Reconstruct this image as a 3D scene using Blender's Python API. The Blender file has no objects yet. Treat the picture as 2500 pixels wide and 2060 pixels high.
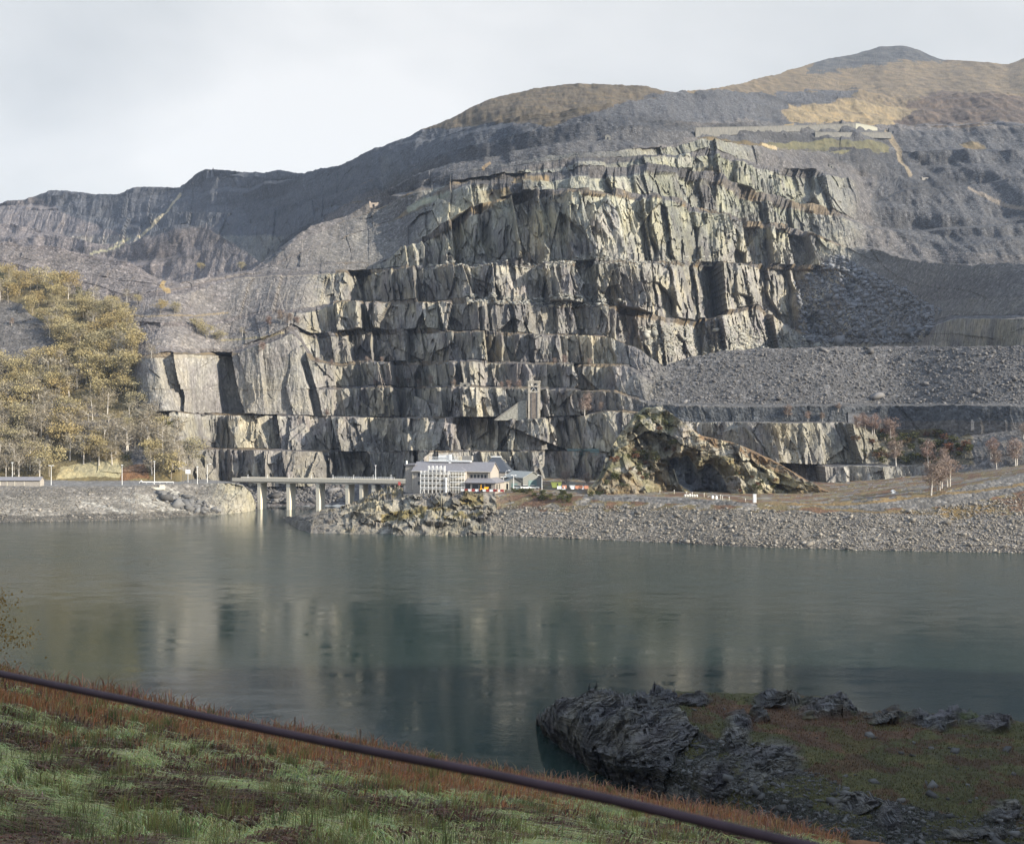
import bpy, bmesh, math, random
import numpy as np
from mathutils import Vector, Matrix

C = bpy.context.scene
F = 3256.0            # focal length in photo pixels (2500 wide)
EYE = 40.0            # eye height over the lake
HZ = 1030.0           # picture row of the horizon
rng = np.random.default_rng(7)
random.seed(7)

# ------------------------------------------------------------------ camera
cam = bpy.data.cameras.new('camera'); camo = bpy.data.objects.new('camera', cam)
C.collection.objects.link(camo); C.camera = camo
camo.location = (0, 0, EYE); camo.rotation_euler = (math.radians(90), 0, 0)
cam.sensor_width = 36.0; cam.lens = 36.0 * F / 2500.0
cam.clip_start = 0.1; cam.clip_end = 20000
cam.dof.use_dof = True; cam.dof.focus_distance = 300.0; cam.dof.aperture_fstop = 5.0

# ------------------------------------------------------------------ sky, sun, exposure
SUN_AZ, SUN_EL = math.radians(116), math.radians(24)
L = Vector((math.cos(SUN_EL)*math.sin(SUN_AZ), math.cos(SUN_EL)*math.cos(SUN_AZ), math.sin(SUN_EL)))
w = bpy.data.worlds.new('World'); C.world = w; w.use_nodes = True
nt = w.node_tree; nt.nodes.clear()
def N(t, typ, **kw):
    n = t.nodes.new(typ)
    for k, v in kw.items():
        if k.startswith('i_'):
            key = k[2:]
            n.inputs[int(key) if key.isdigit() else key].default_value = v
        else: setattr(n, k, v)
    return n
sky = N(nt, 'ShaderNodeTexSky', sky_type='NISHITA', sun_disc=False, sun_elevation=SUN_EL, sun_rotation=SUN_AZ, altitude=100, air_density=1.0, dust_density=1.5, ozone_density=1.5)
tc = N(nt, 'ShaderNodeTexCoord')
mp = N(nt, 'ShaderNodeMapping'); mp.inputs['Scale'].default_value = (1.0, 1.0, 2.6); mp.inputs['Rotation'].default_value = (0.0, 0.25, 0.3)
n1 = N(nt, 'ShaderNodeTexNoise', i_Scale=1.9, i_Detail=7.0, i_Roughness=0.5, i_Distortion=0.3)
rp = N(nt, 'ShaderNodeValToRGB')
rp.color_ramp.elements[0].position = 0.33; rp.color_ramp.elements[0].color = (2.75, 2.88, 2.95, 1)
rp.color_ramp.elements[1].position = 0.66; rp.color_ramp.elements[1].color = (4.85, 4.8, 4.7, 1)
mx = N(nt, 'ShaderNodeMix', data_type='RGBA'); mx.inputs[0].default_value = 0.92
bg = N(nt, 'ShaderNodeBackground', i_Strength=0.1)
out = N(nt, 'ShaderNodeOutputWorld')
lk = nt.links.new
lk(tc.outputs['Generated'], mp.inputs[0]); lk(mp.outputs[0], n1.inputs['Vector']); lk(n1.outputs[0], rp.inputs[0])
lk(sky.outputs[0], mx.inputs[6]); lk(rp.outputs[0], mx.inputs[7]); # thinner, bluer cloud high overhead
sp = N(nt, 'ShaderNodeSeparateXYZ'); lk(tc.outputs['Generated'], sp.inputs[0])
up = N(nt, 'ShaderNodeMapRange', interpolation_type='SMOOTHSTEP'); lk(sp.outputs[2], up.inputs[0])
up.inputs[1].default_value = .30; up.inputs[2].default_value = .75
mz = N(nt, 'ShaderNodeMix', data_type='RGBA'); lk(up.outputs[0], mz.inputs[0]); lk(mx.outputs[2], mz.inputs[6]); mz.inputs[7].default_value = (3.4, 4.4, 6.0, 1)
# added fill: unseen cloud behind and right of the viewer made brighter
dp = N(nt, 'ShaderNodeVectorMath', operation='DOT_PRODUCT'); lk(tc.outputs['Generated'], dp.inputs[0]); dp.inputs[1].default_value = (.45, -.80, .40)
br_ = N(nt, 'ShaderNodeMapRange', interpolation_type='SMOOTHSTEP'); lk(dp.outputs['Value'], br_.inputs[0])
br_.inputs[1].default_value = .05; br_.inputs[2].default_value = .95; br_.inputs[3].default_value = 0.; br_.inputs[4].default_value = 1.
ma = N(nt, 'ShaderNodeMix', data_type='RGBA', blend_type='ADD'); lk(br_.outputs[0], ma.inputs[0]); lk(mz.outputs[2], ma.inputs[6]); ma.inputs[7].default_value = (3.4, 4.0, 5.0, 1)
lk(ma.outputs[2], bg.inputs[0]); lk(bg.outputs[0], out.inputs[0])
sl = bpy.data.lights.new('sun', 'SUN'); so = bpy.data.objects.new('sun', sl); C.collection.objects.link(so)
sl.energy = 5.0; sl.angle = math.radians(0.55); sl.color = (1.0, 0.93, 0.79)
so.rotation_euler = L.to_track_quat('Z', 'Y').to_euler()
C.view_settings.view_transform = 'Standard'; C.view_settings.look = 'None'
C.view_settings.exposure = 1.0; C.view_settings.gamma = 1.0
C.cycles.max_bounces = 5; C.cycles.diffuse_bounces = 2; C.cycles.glossy_bounces = 2
C.cycles.transmission_bounces = 2; C.cycles.transparent_max_bounces = 6
C.cycles.sample_clamp_indirect = 4.0

# ------------------------------------------------------------------ noise
def h2(ix, iy, s):
    h = (ix.astype(np.int64)*374761393 + iy.astype(np.int64)*668265263 + np.int64(s)*974634777) & 0xFFFFFFFF
    h = ((h ^ (h >> 13)) * 1274126177) & 0xFFFFFFFF
    h = ((h ^ (h >> 16)) * 2246822519) & 0xFFFFFFFF
    return ((h ^ (h >> 15)) & 0xFFFFFF) / float(0xFFFFFF)
def vn(x, y, s=0):
    x = np.asarray(x, float); y = np.asarray(y, float)
    ix = np.floor(x); iy = np.floor(y); fx = x-ix; fy = y-iy
    fx = fx*fx*(3-2*fx); fy = fy*fy*(3-2*fy)
    a = h2(ix, iy, s); b = h2(ix+1, iy, s); c = h2(ix, iy+1, s); d = h2(ix+1, iy+1, s)
    return (a+(b-a)*fx)*(1-fy) + (c+(d-c)*fx)*fy - 0.5
def fbm(x, y, s=0, o=4):
    r = 0; a = 1.0
    for i in range(o):
        r = r + a*vn(x*2**i+i*17.3, y*2**i+i*9.1, s+i); a *= .5
    return r
def facet(x, z, cx, cz, s, tilt=0.5, tz=0.25, off=.32):
    """blocky cleavage planes: each Voronoi cell is one tilted plane"""
    u = x/cx; v = z/cz
    iu = np.floor(u); iv = np.floor(v)
    best = np.full(np.shape(u), 1e9); val = np.zeros(np.shape(u))
    for du in (-1, 0, 1):
        for dv in (-1, 0, 1):
            a = iu+du; b = iv+dv
            jx = a+.5+.9*(h2(a, b, s)-.5); jz = b+.5+.9*(h2(a, b, s+1)-.5)
            ex = u-jx; ez = v-jz
            d = ex*ex+ez*ez
            m = d < best
            nv = (h2(a, b, s+2)-.5)*cx*off + (h2(a, b, s+3)-.45)*2*tilt*ex*cx + (h2(a, b, s+4)-.5)*2*tz*ez*cz*.5
            val = np.where(m, nv, val); best = np.where(m, d, best)
    return val
def pl(poly, x):
    return np.interp(x, [p[0] for p in poly], [p[1] for p in poly]) if isinstance(poly, (list, tuple)) else np.full(np.shape(x), float(poly))

def rock_disp(x, z, s, fine=1.):
    xx = x + 3.0*vn(z/14., x/40., s+90) + .10*z + 7*vn(x/70., z/60., s+91)
    big = 9*vn(x/52., z/120., s+5) + .9*facet(x+.15*z, z, 36, 420, s+60, 1.0, 0., .55) + .8*facet(xx, z, 22, 42, s+10, .85, .2)
    d = .9*facet(xx, z, 9, 28, s+20, .6, .25) + 1.25*facet(xx, z, 4.2, 15, s+30, .75, .35, .4) + 1.1*facet(xx, z, 1.9, 7, s+40, .7, .4, .45) + .7*fbm(x/3., z/9., s+45, 3)
    d = big + fine*d
    return d

# ------------------------------------------------------------------ fan terrain: profiles running away from the viewpoint, all true distances
def psm(poly, pxs, sg):
    v = pl(poly, pxs)
    if not isinstance(poly, (list, tuple)): return v
    g = np.arange(pxs[0]-4*sg, pxs[-1]+4*sg, sg/6.)
    y = pl(poly, g); k = np.exp(-.5*(np.arange(-18, 19)/6.)**2); k /= k.sum()
    return np.interp(pxs, g, np.convolve(np.pad(y, 18, mode='edge'), k, 'valid'))
def fan(pxs, Y0, z0, levels, seed=0, scree=.6, sm=6., smY=0, tips=0.):
    s = (pxs-1250.)/F
    n = len(pxs)
    Yc = pl(Y0, pxs); zc = pl(z0, pxs)
    RY, RZ, RR, RS, RB = [Yc.copy()], [zc.copy()], [np.zeros(n)], [scree+np.zeros(n)], [np.zeros(n)]
    dlist = [np.zeros(n)]
    def D(Y, z, amp, k, fine=1.):
        if np.max(amp) <= 0: return np.zeros(n)
        return amp*rock_disp(s*Y, z, seed+k*131, fine)
    lastD = np.zeros(n)
    for k, lv in enumerate(levels):
        q = (HZ-psm(lv['py'], pxs, sm*.25))/F
        if 'Y' in lv:
            Yt = pl(lv['Y'], pxs); zt = EYE+q*Yt
        else:
            cot = psm(lv.get('cot', 1.4), pxs, sm)
            Yt = (Yc+(EYE-zc)*cot)/(1-q*cot); zt = EYE+q*Yt
            bad = zt < zc+.02
            Yt = np.where(bad, Yc+.05, Yt); zt = np.where(bad, zc+.02, zt)
        if smY:
            g = np.arange(pxs[0], pxs[-1]+2, 3.); sg = smY*(.5+k*.12)
            h = int(sg)+1; kk = np.exp(-.5*(np.arange(-h, h+1)*3/sg)**2); kk /= kk.sum()
            Ys = np.interp(pxs, g, np.convolve(np.pad(np.interp(g, pxs, Yt), h, mode='edge'), kk, 'valid'))
            Yt = np.maximum(Ys, Yc+.05) if k > 0 else Yt; zt = np.maximum(EYE+q*Yt, zc+.02)
        amp = pl(lv.get('amp', 0.), pxs); sc = pl(lv.get('scree', scree), pxs)
        m = lv.get('n', 40); offp = lv.get('off', 0.); fi = pl(lv.get('fine', 1.), pxs)
        for i in range(1, m+1):
            t = i/m
            Y = Yc+(Yt-Yc)*t; z = zc+(zt-zc)*t
            off = pl(offp, pxs-lv.get('lean', .22)*(HZ-(z-EYE)/Y*F-lv.get('pc', 880))+14*vn(z/9., pxs/50., 55+k)) if isinstance(offp, list) else 0.
            d = D(Y, z, amp, lv.get('key', k), fi) + off
            if i == 1 and k > 0: pass
            RY.append(Y); RZ.append(z); RR.append(np.minimum(amp, 1.)); RS.append(sc); RB.append(np.full(n, 0.0 if i < m else .6)); dlist.append(d)
        lastD = d
        Yc, zc = Yt, zt
        wd = psm(lv.get('w', 0.), pxs, sm)
        if np.max(wd) > 0:
            dz = pl(lv.get('dz', 0.), pxs)*np.clip(wd/3., 0, 1)
            wd = np.maximum(wd, .02)
            nxt = pl(levels[k+1].get('amp', 0.), pxs) if k+1 < len(levels) else np.zeros(n)
            Yn = Yc+wd; zn = zc+dz
            nd = D(Yn, zn, nxt, levels[k+1].get('key', k+1) if k+1 < len(levels) else 0, pl(levels[k+1].get('fine', 1.), pxs) if k+1 < len(levels) else 1.)
            mb = lv.get('m', 5)
            for i in range(1, mb+1):
                t = i/mb
                dd = lastD+(nd-lastD)*t
                dd = np.minimum(dd, wd*.9*t + lastD)      # never let the next wall overhang this edge
                RY.append(Yc+wd*t); RZ.append(zc+dz*t); RR.append(np.where(wd < 1.5, np.minimum(amp, 1.), 0)); RS.append(sc*.6); RB.append(np.where(wd < 1.5, 0., 1.)); dlist.append(dd)
            Yc, zc = Yn, zn
            lastD = nd
    Y = np.array(RY); Z = np.array(RZ); S = np.broadcast_to(s, Y.shape)
    PXg = np.broadcast_to(pxs, Y.shape); PYg = HZ-(Z-EYE)/Y*F
    X = S*Y
    dd = np.array(dlist); sc = np.array(RS); rk = np.array(RR)
    if tips:
        hi = np.clip((Z-95)/70., 0, 1)*np.clip(1-rk*1.5, 0, 1)*np.clip((560-Z)/150., .25, 1)
        ph = (Z+16*fbm(X/70., Z/50., seed+700, 3)+.05*X)/26.; fr_ = ph-np.floor(ph)
        stepd = np.where(fr_ < .72, fr_/.72, (1-fr_)/.28)-.5
        gate = np.clip(.5+1.9*fbm(X/130., Z/45., seed+710, 3), 0, 1)
        dd = dd + hi*(tips*(9+8*(PXg < 1050))*stepd*gate + (15+9*(PXg > 2050))*fbm(X/48., Z/75., seed+720, 4)+5.5*fbm(X/10., Z/20., seed+730, 3))
    Y2 = Y-dd
    zs = sc*(1-.6*rk)*(1.6*fbm(X/9., Y/9.+Z/9., seed+500, 3) + 5.0*vn(X/60., Y/60.+Z/40., seed+510)+ .8*fbm(X/2.2, Y/2.2+Z/2.2, seed+520, 2))
    Z2 = Z + zs
    return dict(X=X, Y=Y2, Z=Z2, PX=PXg, PY=PYg, rock=rk, bench=np.array(RB), pxs=pxs)

def surf(f, px, py):
    """where the sight line of photo pixel (px,py) first meets this terrain"""
    j = int(np.argmin(np.abs(f['pxs']-px)))
    Y = f['Y'][:, j]; Z = f['Z'][:, j]
    p = HZ-(Z-EYE)/Y*F
    for i in range(1, len(p)):
        if p[i] <= py:
            t = 0 if p[i-1] <= py else (p[i-1]-py)/(p[i-1]-p[i]+1e-9)
            Yv = Y[i-1]+(Y[i]-Y[i-1])*t; zv = Z[i-1]+(Z[i]-Z[i-1])*t
            return Vector(((px-1250)/F*Yv, Yv, zv))
    return Vector(((px-1250)/F*Y[-1], Y[-1], Z[-1]))

def inpoly(PX, PY, poly):
    r = np.zeros(PX.shape, bool); n = len(poly)
    for i in range(n):
        x1, y1 = poly[i]; x2, y2 = poly[(i+1) % n]
        if y1 == y2: continue
        c = ((y1 > PY) != (y2 > PY)) & (PX < (x2-x1)*(PY-y1)/(y2-y1)+x1)
        r ^= c
    return r
def near_line(PX, PY, line, wd):
    m = np.zeros(PX.shape, bool)
    for (x1, y1), (x2, y2) in zip(line[:-1], line[1:]):
        dx, dy = x2-x1, y2-y1; l2 = dx*dx+dy*dy
        t = np.clip(((PX-x1)*dx+(PY-y1)*dy)/l2, 0, 1)
        m |= (PX-x1-t*dx)**2+(PY-y1-t*dy)**2 < wd*wd
    return m

def grid_mesh(name, f, col, msk, mat, smooth=False):
    R, n = f['X'].shape
    co = np.stack([f['X'], f['Y'], f['Z']], -1).reshape(-1, 3).astype(np.float32)
    me = bpy.data.meshes.new(name)
    idx = np.arange(R*n).reshape(R, n)
    fq = np.stack([idx[:-1, :-1], idx[:-1, 1:], idx[1:, 1:], idx[1:, :-1]], -1).reshape(-1, 4)
    me.vertices.add(R*n); me.vertices.foreach_set('co', co.ravel())
    me.loops.add(fq.size); me.loops.foreach_set('vertex_index', fq.ravel().astype(np.int32))
    me.polygons.add(len(fq)); me.polygons.foreach_set('loop_start', np.arange(0, fq.size, 4, dtype=np.int32))
    me.update(calc_edges=True)
    me.polygons.foreach_set('use_smooth', np.full(len(fq), smooth))
    for nm, arr in (('col', col), ('msk', msk)):
        a = me.color_attributes.new(nm, 'FLOAT_COLOR', 'POINT')
        c4 = np.ones((R*n, 4), np.float32); c4[:, :3] = arr.reshape(-1, 3)
        a.data.foreach_set('color', c4.ravel())
    me.materials.append(mat)
    o = bpy.data.objects.new(name, me); C.collection.objects.link(o)
    return o

# ------------------------------------------------------------------ materials
def newmat(name):
    m = bpy.data.materials.new(name); m.use_nodes = True
    t = m.node_tree; t.nodes.clear()
    b = N(t, 'ShaderNodeBsdfPrincipled'); o = N(t, 'ShaderNodeOutputMaterial'); t.links.new(b.outputs[0], o.inputs[0])
    b.inputs['Specular IOR Level'].default_value = 0.2
    return m, t, b
def noise(t, vec, scale, detail=4., rough=.55, dist=0.):
    n = N(t, 'ShaderNodeTexNoise', i_Scale=scale, i_Detail=detail, i_Roughness=rough, i_Distortion=dist)
    if vec is not None: t.links.new(vec, n.inputs['Vector'])
    return n.outputs[0]
def ramp(t, fac, stops, interp='LINEAR'):
    r = N(t, 'ShaderNodeValToRGB'); e = r.color_ramp; e.interpolation = interp
    while len(e.elements) < len(stops): e.elements.new(.5)
    for el, (p, c) in zip(e.elements, stops):
        el.position = p; el.color = (*c, 1) if hasattr(c, '__len__') else (c, c, c, 1)
    t.links.new(fac, r.inputs[0]); return r.outputs[0]
def mixc(t, fac, a, b, blend='MIX'):
    m = N(t, 'ShaderNodeMix', data_type='RGBA', blend_type=blend)
    for sock, v in ((m.inputs[0], fac), (m.inputs[6], a), (m.inputs[7], b)):
        if hasattr(v, 'links') or isinstance(v, bpy.types.NodeSocket): t.links.new(v, sock)
        elif hasattr(v, '__len__'): sock.default_value = (*v, 1) if len(v) == 3 else v
        else: sock.default_value = v
    return m.outputs[2]
def math_(t, op, a, b):
    m = N(t, 'ShaderNodeMath', operation=op)
    for s_, v in ((m.inputs[0], a), (m.inputs[1], b)):
        if isinstance(v, bpy.types.NodeSocket): t.links.new(v, s_)
        else: s_.default_value = v
    return m.outputs[0]
def scaled(t, vec, sc, rot=(0, 0, 0)):
    m = N(t, 'ShaderNodeMapping'); m.inputs['Scale'].default_value = sc; m.inputs['Rotation'].default_value = rot
    t.links.new(vec, m.inputs[0]); return m.outputs[0]

def terrain_mat(name, fine=1.0, bedded=False):
    m, t, b = newmat(name)
    g = N(t, 'ShaderNodeNewGeometry'); P = g.outputs['Position']
    col = N(t, 'ShaderNodeVertexColor', layer_name='col').outputs[0]
    mk = N(t, 'ShaderNodeSeparateColor'); t.links.new(N(t, 'ShaderNodeVertexColor', layer_name='msk').outputs[0], mk.inputs[0])
    rock, spk, gras = mk.outputs[0], mk.outputs[1], mk.outputs[2]
    # rock: vertical streaks, pale fresh faces, dark joints
    st = noise(t, scaled(t, P, (.42*fine, .42*fine, .05*fine), (0, .12, 0)) if not bedded else scaled(t, P, (.35, .35, 4.5), (0, -.36, 0)), 1., 6., .6)
    rk = ramp(t, st, [(.26, .62), (.45, .92), (.58, 1.1), (.75, 1.45)])
    bl = noise(t, P, .035*fine, 3., .5)
    pale = ramp(t, bl, [(.47, 0.), (.62, 1.)])
    tint = mixc(t, pale, (1, 1, 1), (1.24, 1.20, 1.14))
    jn = noise(t, scaled(t, P, (.9*fine, .9*fine, .22*fine), (0, .2, 0)) if not bedded else scaled(t, P, (1.0, 1.0, 7.), (0, -.36, 0)), 1., 5., .65)
    jn2 = ramp(t, jn, [(.34, .45), (.46, .98), (.7, 1.25)])
    wc = ramp(t, noise(t, P, .055*fine, 4., .6), [(.36, (.72, .70, .78)), (.50, (.95, .95, .96)), (.64, (1.2, 1.16, 1.02))])
    tint = mixc(t, 1., tint, wc, 'MULTIPLY')
    rc = mixc(t, 1., mixc(t, 1., mixc(t, 1., col, rk, 'MULTIPLY'), tint, 'MULTIPLY'), jn2, 'MULTIPLY')
    c1 = mixc(t, rock, col, rc)
    # loose stones
    vo = N(t, 'ShaderNodeTexVoronoi', i_Scale=.75*fine); t.links.new(P, vo.inputs['Vector'])
    hs = N(t, 'ShaderNodeSeparateColor'); t.links.new(vo.outputs['Color'], hs.inputs[0])
    sv = ramp(t, hs.outputs[0], [(0., .62), (.5, .93), (.85, 1.12), (.97, 1.6)])
    sn = ramp(t, noise(t, P, .30*fine, 6., .7), [(.3, .7), (.55, 1.03), (.72, 1.3)])
    c2 = mixc(t, spk, c1, mixc(t, 1., mixc(t, 1., c1, sv, 'MULTIPLY'), sn, 'MULTIPLY'))
    # grass and moor
    gn = ramp(t, noise(t, scaled(t, P, (1, 1, 1.6)), .07*fine, 8., .65), [(.3, (.6, .55, .55)), (.5, (.95, .95, .9)), (.7, (1.5, 1.35, 1.1))])
    c3 = mixc(t, gras, c2, mixc(t, 1., c2, gn, 'MULTIPLY'))
    t.links.new(c3, b.inputs['Base Color']); b.inputs['Roughness'].default_value = .9
    bh = math_(t, 'ADD', math_(t, 'MULTIPLY', vo.outputs['Distance'], math_(t, 'MULTIPLY', spk, -.7)), math_(t, 'ADD', noise(t, P, .8*fine, 6., .7), math_(t, 'MULTIPLY', st, math_(t, 'MULTIPLY', rock, 2.5))))
    bp = N(t, 'ShaderNodeBump', i_Strength=.9, i_Distance=.9/fine); t.links.new(bh, bp.inputs['Height']); t.links.new(bp.outputs[0], b.inputs['Normal'])
    return m
TERR = terrain_mat('slate_ground')
NEARROCK = terrain_mat('near_slate', 4.0); BEDDED = terrain_mat('bedded_slate', 4.0, True)

def struct(o, label=None):
    o['kind'] = 'structure'; return o
# ------------------------------------------------------------------ the quarried mountainside
PXM = np.concatenate([np.linspace(-500, -60, 60, endpoint=False), np.linspace(-60, 2560, 1420), np.linspace(2565, 3000, 70)])
T = []
def lv(py, cot=1.4, w=0., amp=0., n=40, **k):
    T.append(dict(py=py, cot=cot, w=w, amp=amp, n=n, **k))
wn = lambda s, base, A, lo=-300, hi=2800, st=34: [(x, base + A*float(vn(np.array(x/95.), np.array(s*7.7), s) + .6*vn(np.array(x/38.), np.array(s*3.1), s+50))) for x in range(lo, hi, st)]
def wmix(rngs, s):
    return [(r[0], r[1]*1.3) for r in rngs]
Y0 = [(-500, 600), (440, 612), (480, 640), (560, 637), (830, 637), (960, 640), (1000, 622), (1250, 612), (1450, 620), (1600, 610), (2000, 600), (2200, 590), (2500, 565), (3000, 540)]
Z0 = [(-500, 12), (440, 12), (485, -1), (960, -1), (1000, 10), (1500, 10), (2200, 10), (2300, 12), (2500, 18), (3000, 20)]
# toe of the lowest cliff
lv([(-500, 1160), (300, 1155), (440, 1150), (500, 1178), (560, 1192), (850, 1190), (960, 1180), (1250, 1178), (1500, 1188), (2000, 1192), (2250, 1188), (2300, 1175), (2500, 1142), (3000, 1100)], [(-500, 1.2), (430, 1.1), (490, .8), (560, 2.0), (960, 2.), (1000, 1.4), (3000, 1.4)], 0, [(-500, 0), (430, .0), (480, .4), (540, .3), (560, 0), (3000, 0)], 16)
# T1
lv([(-500, 1100), (0, 1100), (300, 1085), (420, 1078), (485, 1098), (640, 1101), (830, 1106), (1200, 1107), (1450, 1102), (1600, 1125), (1900, 1132), (1980, 1138), (2230, 1140), (2300, 1128), (2500, 1110), (3000, 1060)],
   [(-500, 1.25), (400, 1.1), (480, .2), (1480, .2), (1700, .25), (2230, .25), (2290, 1.0), (3000, 1.3)],
   wmix([(-500, 0, 0), (420, 0, 0), (500, 9, 4), (1450, 10, 5), (1900, 8, 3), (2240, 10, 2), (2320, 0, 0), (3000, 0, 0)], 1),
   [(-500, 0), (400, .1), (470, .9), (1480, .9), (1950, .7), (2230, .7), (2300, .1), (3000, 0)], 48, dz=.5, off=[(-500,0),(785,0),(791,-8),(814,-8),(818,0),(830,0),(836,-6),(896,-6),(900,0),(915,0),(921,-9),(1011,-9),(1015,0),(1050,0),(1056,-10),(1176,-10),(1180,0),(1210,0),(1216,-9),(1296,-9),(1300,0),(1330,0),(1336,-9),(1436,-9),(1440,0),(3000,0)], lean=.12, pc=1140)
# T2
lv([(-500, 1010), (0, 1010), (300, 1000), (400, 1003), (480, 1011), (700, 1016), (1000, 1021), (1290, 1022), (1420, 1018), (1480, 1003), (1600, 1010), (1690, 1030), (1900, 1032), (2065, 1033), (2130, 1060), (2300, 1075), (2500, 1050), (3000, 1000)],
   [(-500, 1.25), (350, 1.1), (430, .25), (1480, .25), (2060, .25), (2120, .9), (3000, 1.2)],
   wmix([(-500, 0, 0), (420, 0, 0), (480, 8, 4), (1450, 12, 6), (1650, 8, 2), (2080, 6, 2), (2200, 6, 2), (2400, 4, 0), (3000, 4, 0)], 2),
   [(-500, 0), (330, .1), (420, .8), (760, .8), (1000, 1), (1480, 1), (1980, .9), (2200, .3), (2400, .2), (3000, 0)], 62, dz=.8, off=[(-500,0),(750,0),(756,-10),(828,-10),(832,0),(885,0),(891,-9),(981,-9),(985,0),(1000,0),(1006,-10),(1086,-10),(1090,0),(1110,0),(1116,-9),(1201,-9),(1205,0),(1330,0),(1336,-8),(1416,-8),(1420,0),(3000,0)], lean=.12, pc=1060)
# T3
lv([(-500, 930), (0, 930), (300, 942), (430, 950), (760, 950), (800, 948), (825, 945), (1000, 943), (1280, 950), (1500, 956), (1580, 985), (1660, 988), (2500, 990), (3000, 985)],
   [(-500, 1.25), (310, 1.1), (345, .17), (800, .17), (1480, .25), (1560, .8), (1650, .12), (3000, .12)],
   wmix([(-500, 0, 0), (790, 0, 0), (840, 11, 7), (1450, 12, 8), (1550, 4, 2), (1660, 10, 1), (3000, 10, 1)], 3),
   [(-500, 0), (310, .1), (345, .5), (560, .5), (780, .55), (830, 1), (1480, 1), (1560, .5), (1650, .12), (3000, .12)], 48, dz=1.4, fine=[(-500,1),(330,.3),(790,.4),(840,1),(3000,1)], key=3, off=[(-500,0),(388,0),(394,-10),(420,-12),(428,0),(512,0),(520,-9),(560,-11),(568,0),(735,0),(740,-8),(752,-8),(758,0),(822,0),(828,-7),(873,-7),(877,0),(978,0),(984,-7),(1031,-7),(1035,0),(1055,0),(1061,-7),(1103,-7),(1107,0),(1320,0),(1326,-6),(1361,-6),(1365,0),(3000,0)], pc=880)
# T4 (left: top of the great slab)
lv([(-500, 860), (0, 860), (300, 880), (333, 882), (420, 867), (565, 870), (678, 832), (714, 812), (758, 882), (837, 896), (870, 888), (1100, 885), (1250, 890), (1460, 893), (1530, 892), (1600, 940), (1690, 925), (1800, 917), (2500, 918), (3000, 915)],
   [(-500, 1.25), (310, 1.1), (345, .15), (760, .2), (1480, .28), (1560, 1.), (1640, 1.45), (3000, 1.45)],
   wmix([(-500, 0, 0), (320, 0, 0), (345, 6, 3), (560, 6, 6), (610, 2, 0), (745, 2, 0), (800, 8, 4), (860, 11, 7), (1480, 13, 9), (1560, 3, 2), (1640, 0, 0), (3000, 0, 0)], 4),
   [(-500, 0), (310, .1), (345, .55), (700, .5), (800, .9), (1480, 1), (1560, .4), (1640, 0), (3000, 0)], 44, dz=1.9, fine=[(-500,1),(330,.3),(770,.4),(840,1),(3000,1)], key=3, off=[(-500,0),(388,0),(394,-10),(420,-12),(428,0),(512,0),(520,-9),(560,-11),(568,0),(735,0),(740,-8),(752,-8),(758,0),(850,0),(856,-6),(886,-6),(890,0),(1010,0),(1016,-10),(1116,-10),(1120,0),(1280,0),(1286,-8),(1358,-8),(1362,0),(1446,0),(1452,-7),(1486,-7),(1490,0),(3000,0)], pc=880)
# T5 (right: crest of the long slate tip)
lv([(-500, 780), (0, 780), (300, 840), (420, 852), (565, 856), (678, 818), (714, 804), (758, 826), (1040, 810), (1200, 815), (1480, 818), (1560, 850), (1620, 896), (1690, 871), (1800, 858), (2000, 852), (2500, 847), (3000, 845)],
   [(-500, 1.3), (310, 1.3), (680, 1.1), (740, .35), (1480, .28), (1560, .9), (1640, 1.45), (3000, 1.45)],
   wmix([(-500, 0, 0), (700, 0, 0), (770, 10, 6), (1480, 13, 9), (1560, 40, 8), (1700, 90, 8), (1900, 190, 10), (2000, 205, 8), (2100, 165, 6), (2300, 85, 4), (2500, 30, 2), (3000, 20, 0)], 5),
   [(-500, 0), (690, .1), (760, 1), (1480, 1), (1560, .5), (1640, 0), (3000, 0)], 44, dz=2.5, off=[(-500,0),(760,0),(766,-6),(801,-6),(805,0),(850,0),(856,-7),(911,-7),(915,0),(985,0),(991,-10),(1096,-10),(1100,0),(1228,0),(1234,-5),(1256,-5),(1260,0),(1365,0),(1371,-7),(1416,-7),(1420,0),(1450,0),(1456,-8),(1496,-8),(1500,0),(3000,0)], lean=.12, pc=850)
# T6
lv([(-500, 715), (0, 715), (300, 795), (500, 800), (640, 775), (760, 765), (830, 746), (1020, 742), (1180, 740), (1480, 745), (1600, 785), (1700, 790), (1780, 768), (1850, 750), (1950, 815), (2060, 838), (2200, 834), (2270, 800), (2325, 779), (2500, 782), (2600, 785), (3000, 835)],
   [(-500, 1.4), (660, 1.3), (760, .5), (830, .3), (1480, .3), (1900, .3), (1980, .9), (2230, 1.0), (2300, .3), (3000, .3)],
   wmix([(-500, 0, 0), (760, 2, 1), (840, 12, 8), (1480, 12, 9), (1900, 6, 4), (2000, 3, 1), (2300, 8, 2), (3000, 8, 0)], 6),
   [(-500, 0), (690, .2), (760, .8), (1480, 1.1), (1900, 1.1), (1980, .4), (2230, .4), (2300, .8), (3000, .8)], 46, dz=3.0, off=[(-500,0),(765,0),(771,-7),(821,-7),(825,0),(890,0),(896,-5),(922,-5),(926,0),(935,0),(941,-8),(1016,-8),(1020,0),(1184,0),(1190,-8),(1252,-8),(1256,0),(1293,0),(1299,-8),(1361,-8),(1365,0),(1500,0),(1506,-9),(1556,-9),(1560,0),(1620,0),(1626,-10),(1731,-10),(1735,0),(3000,0)], lean=.12, pc=780)
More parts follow.
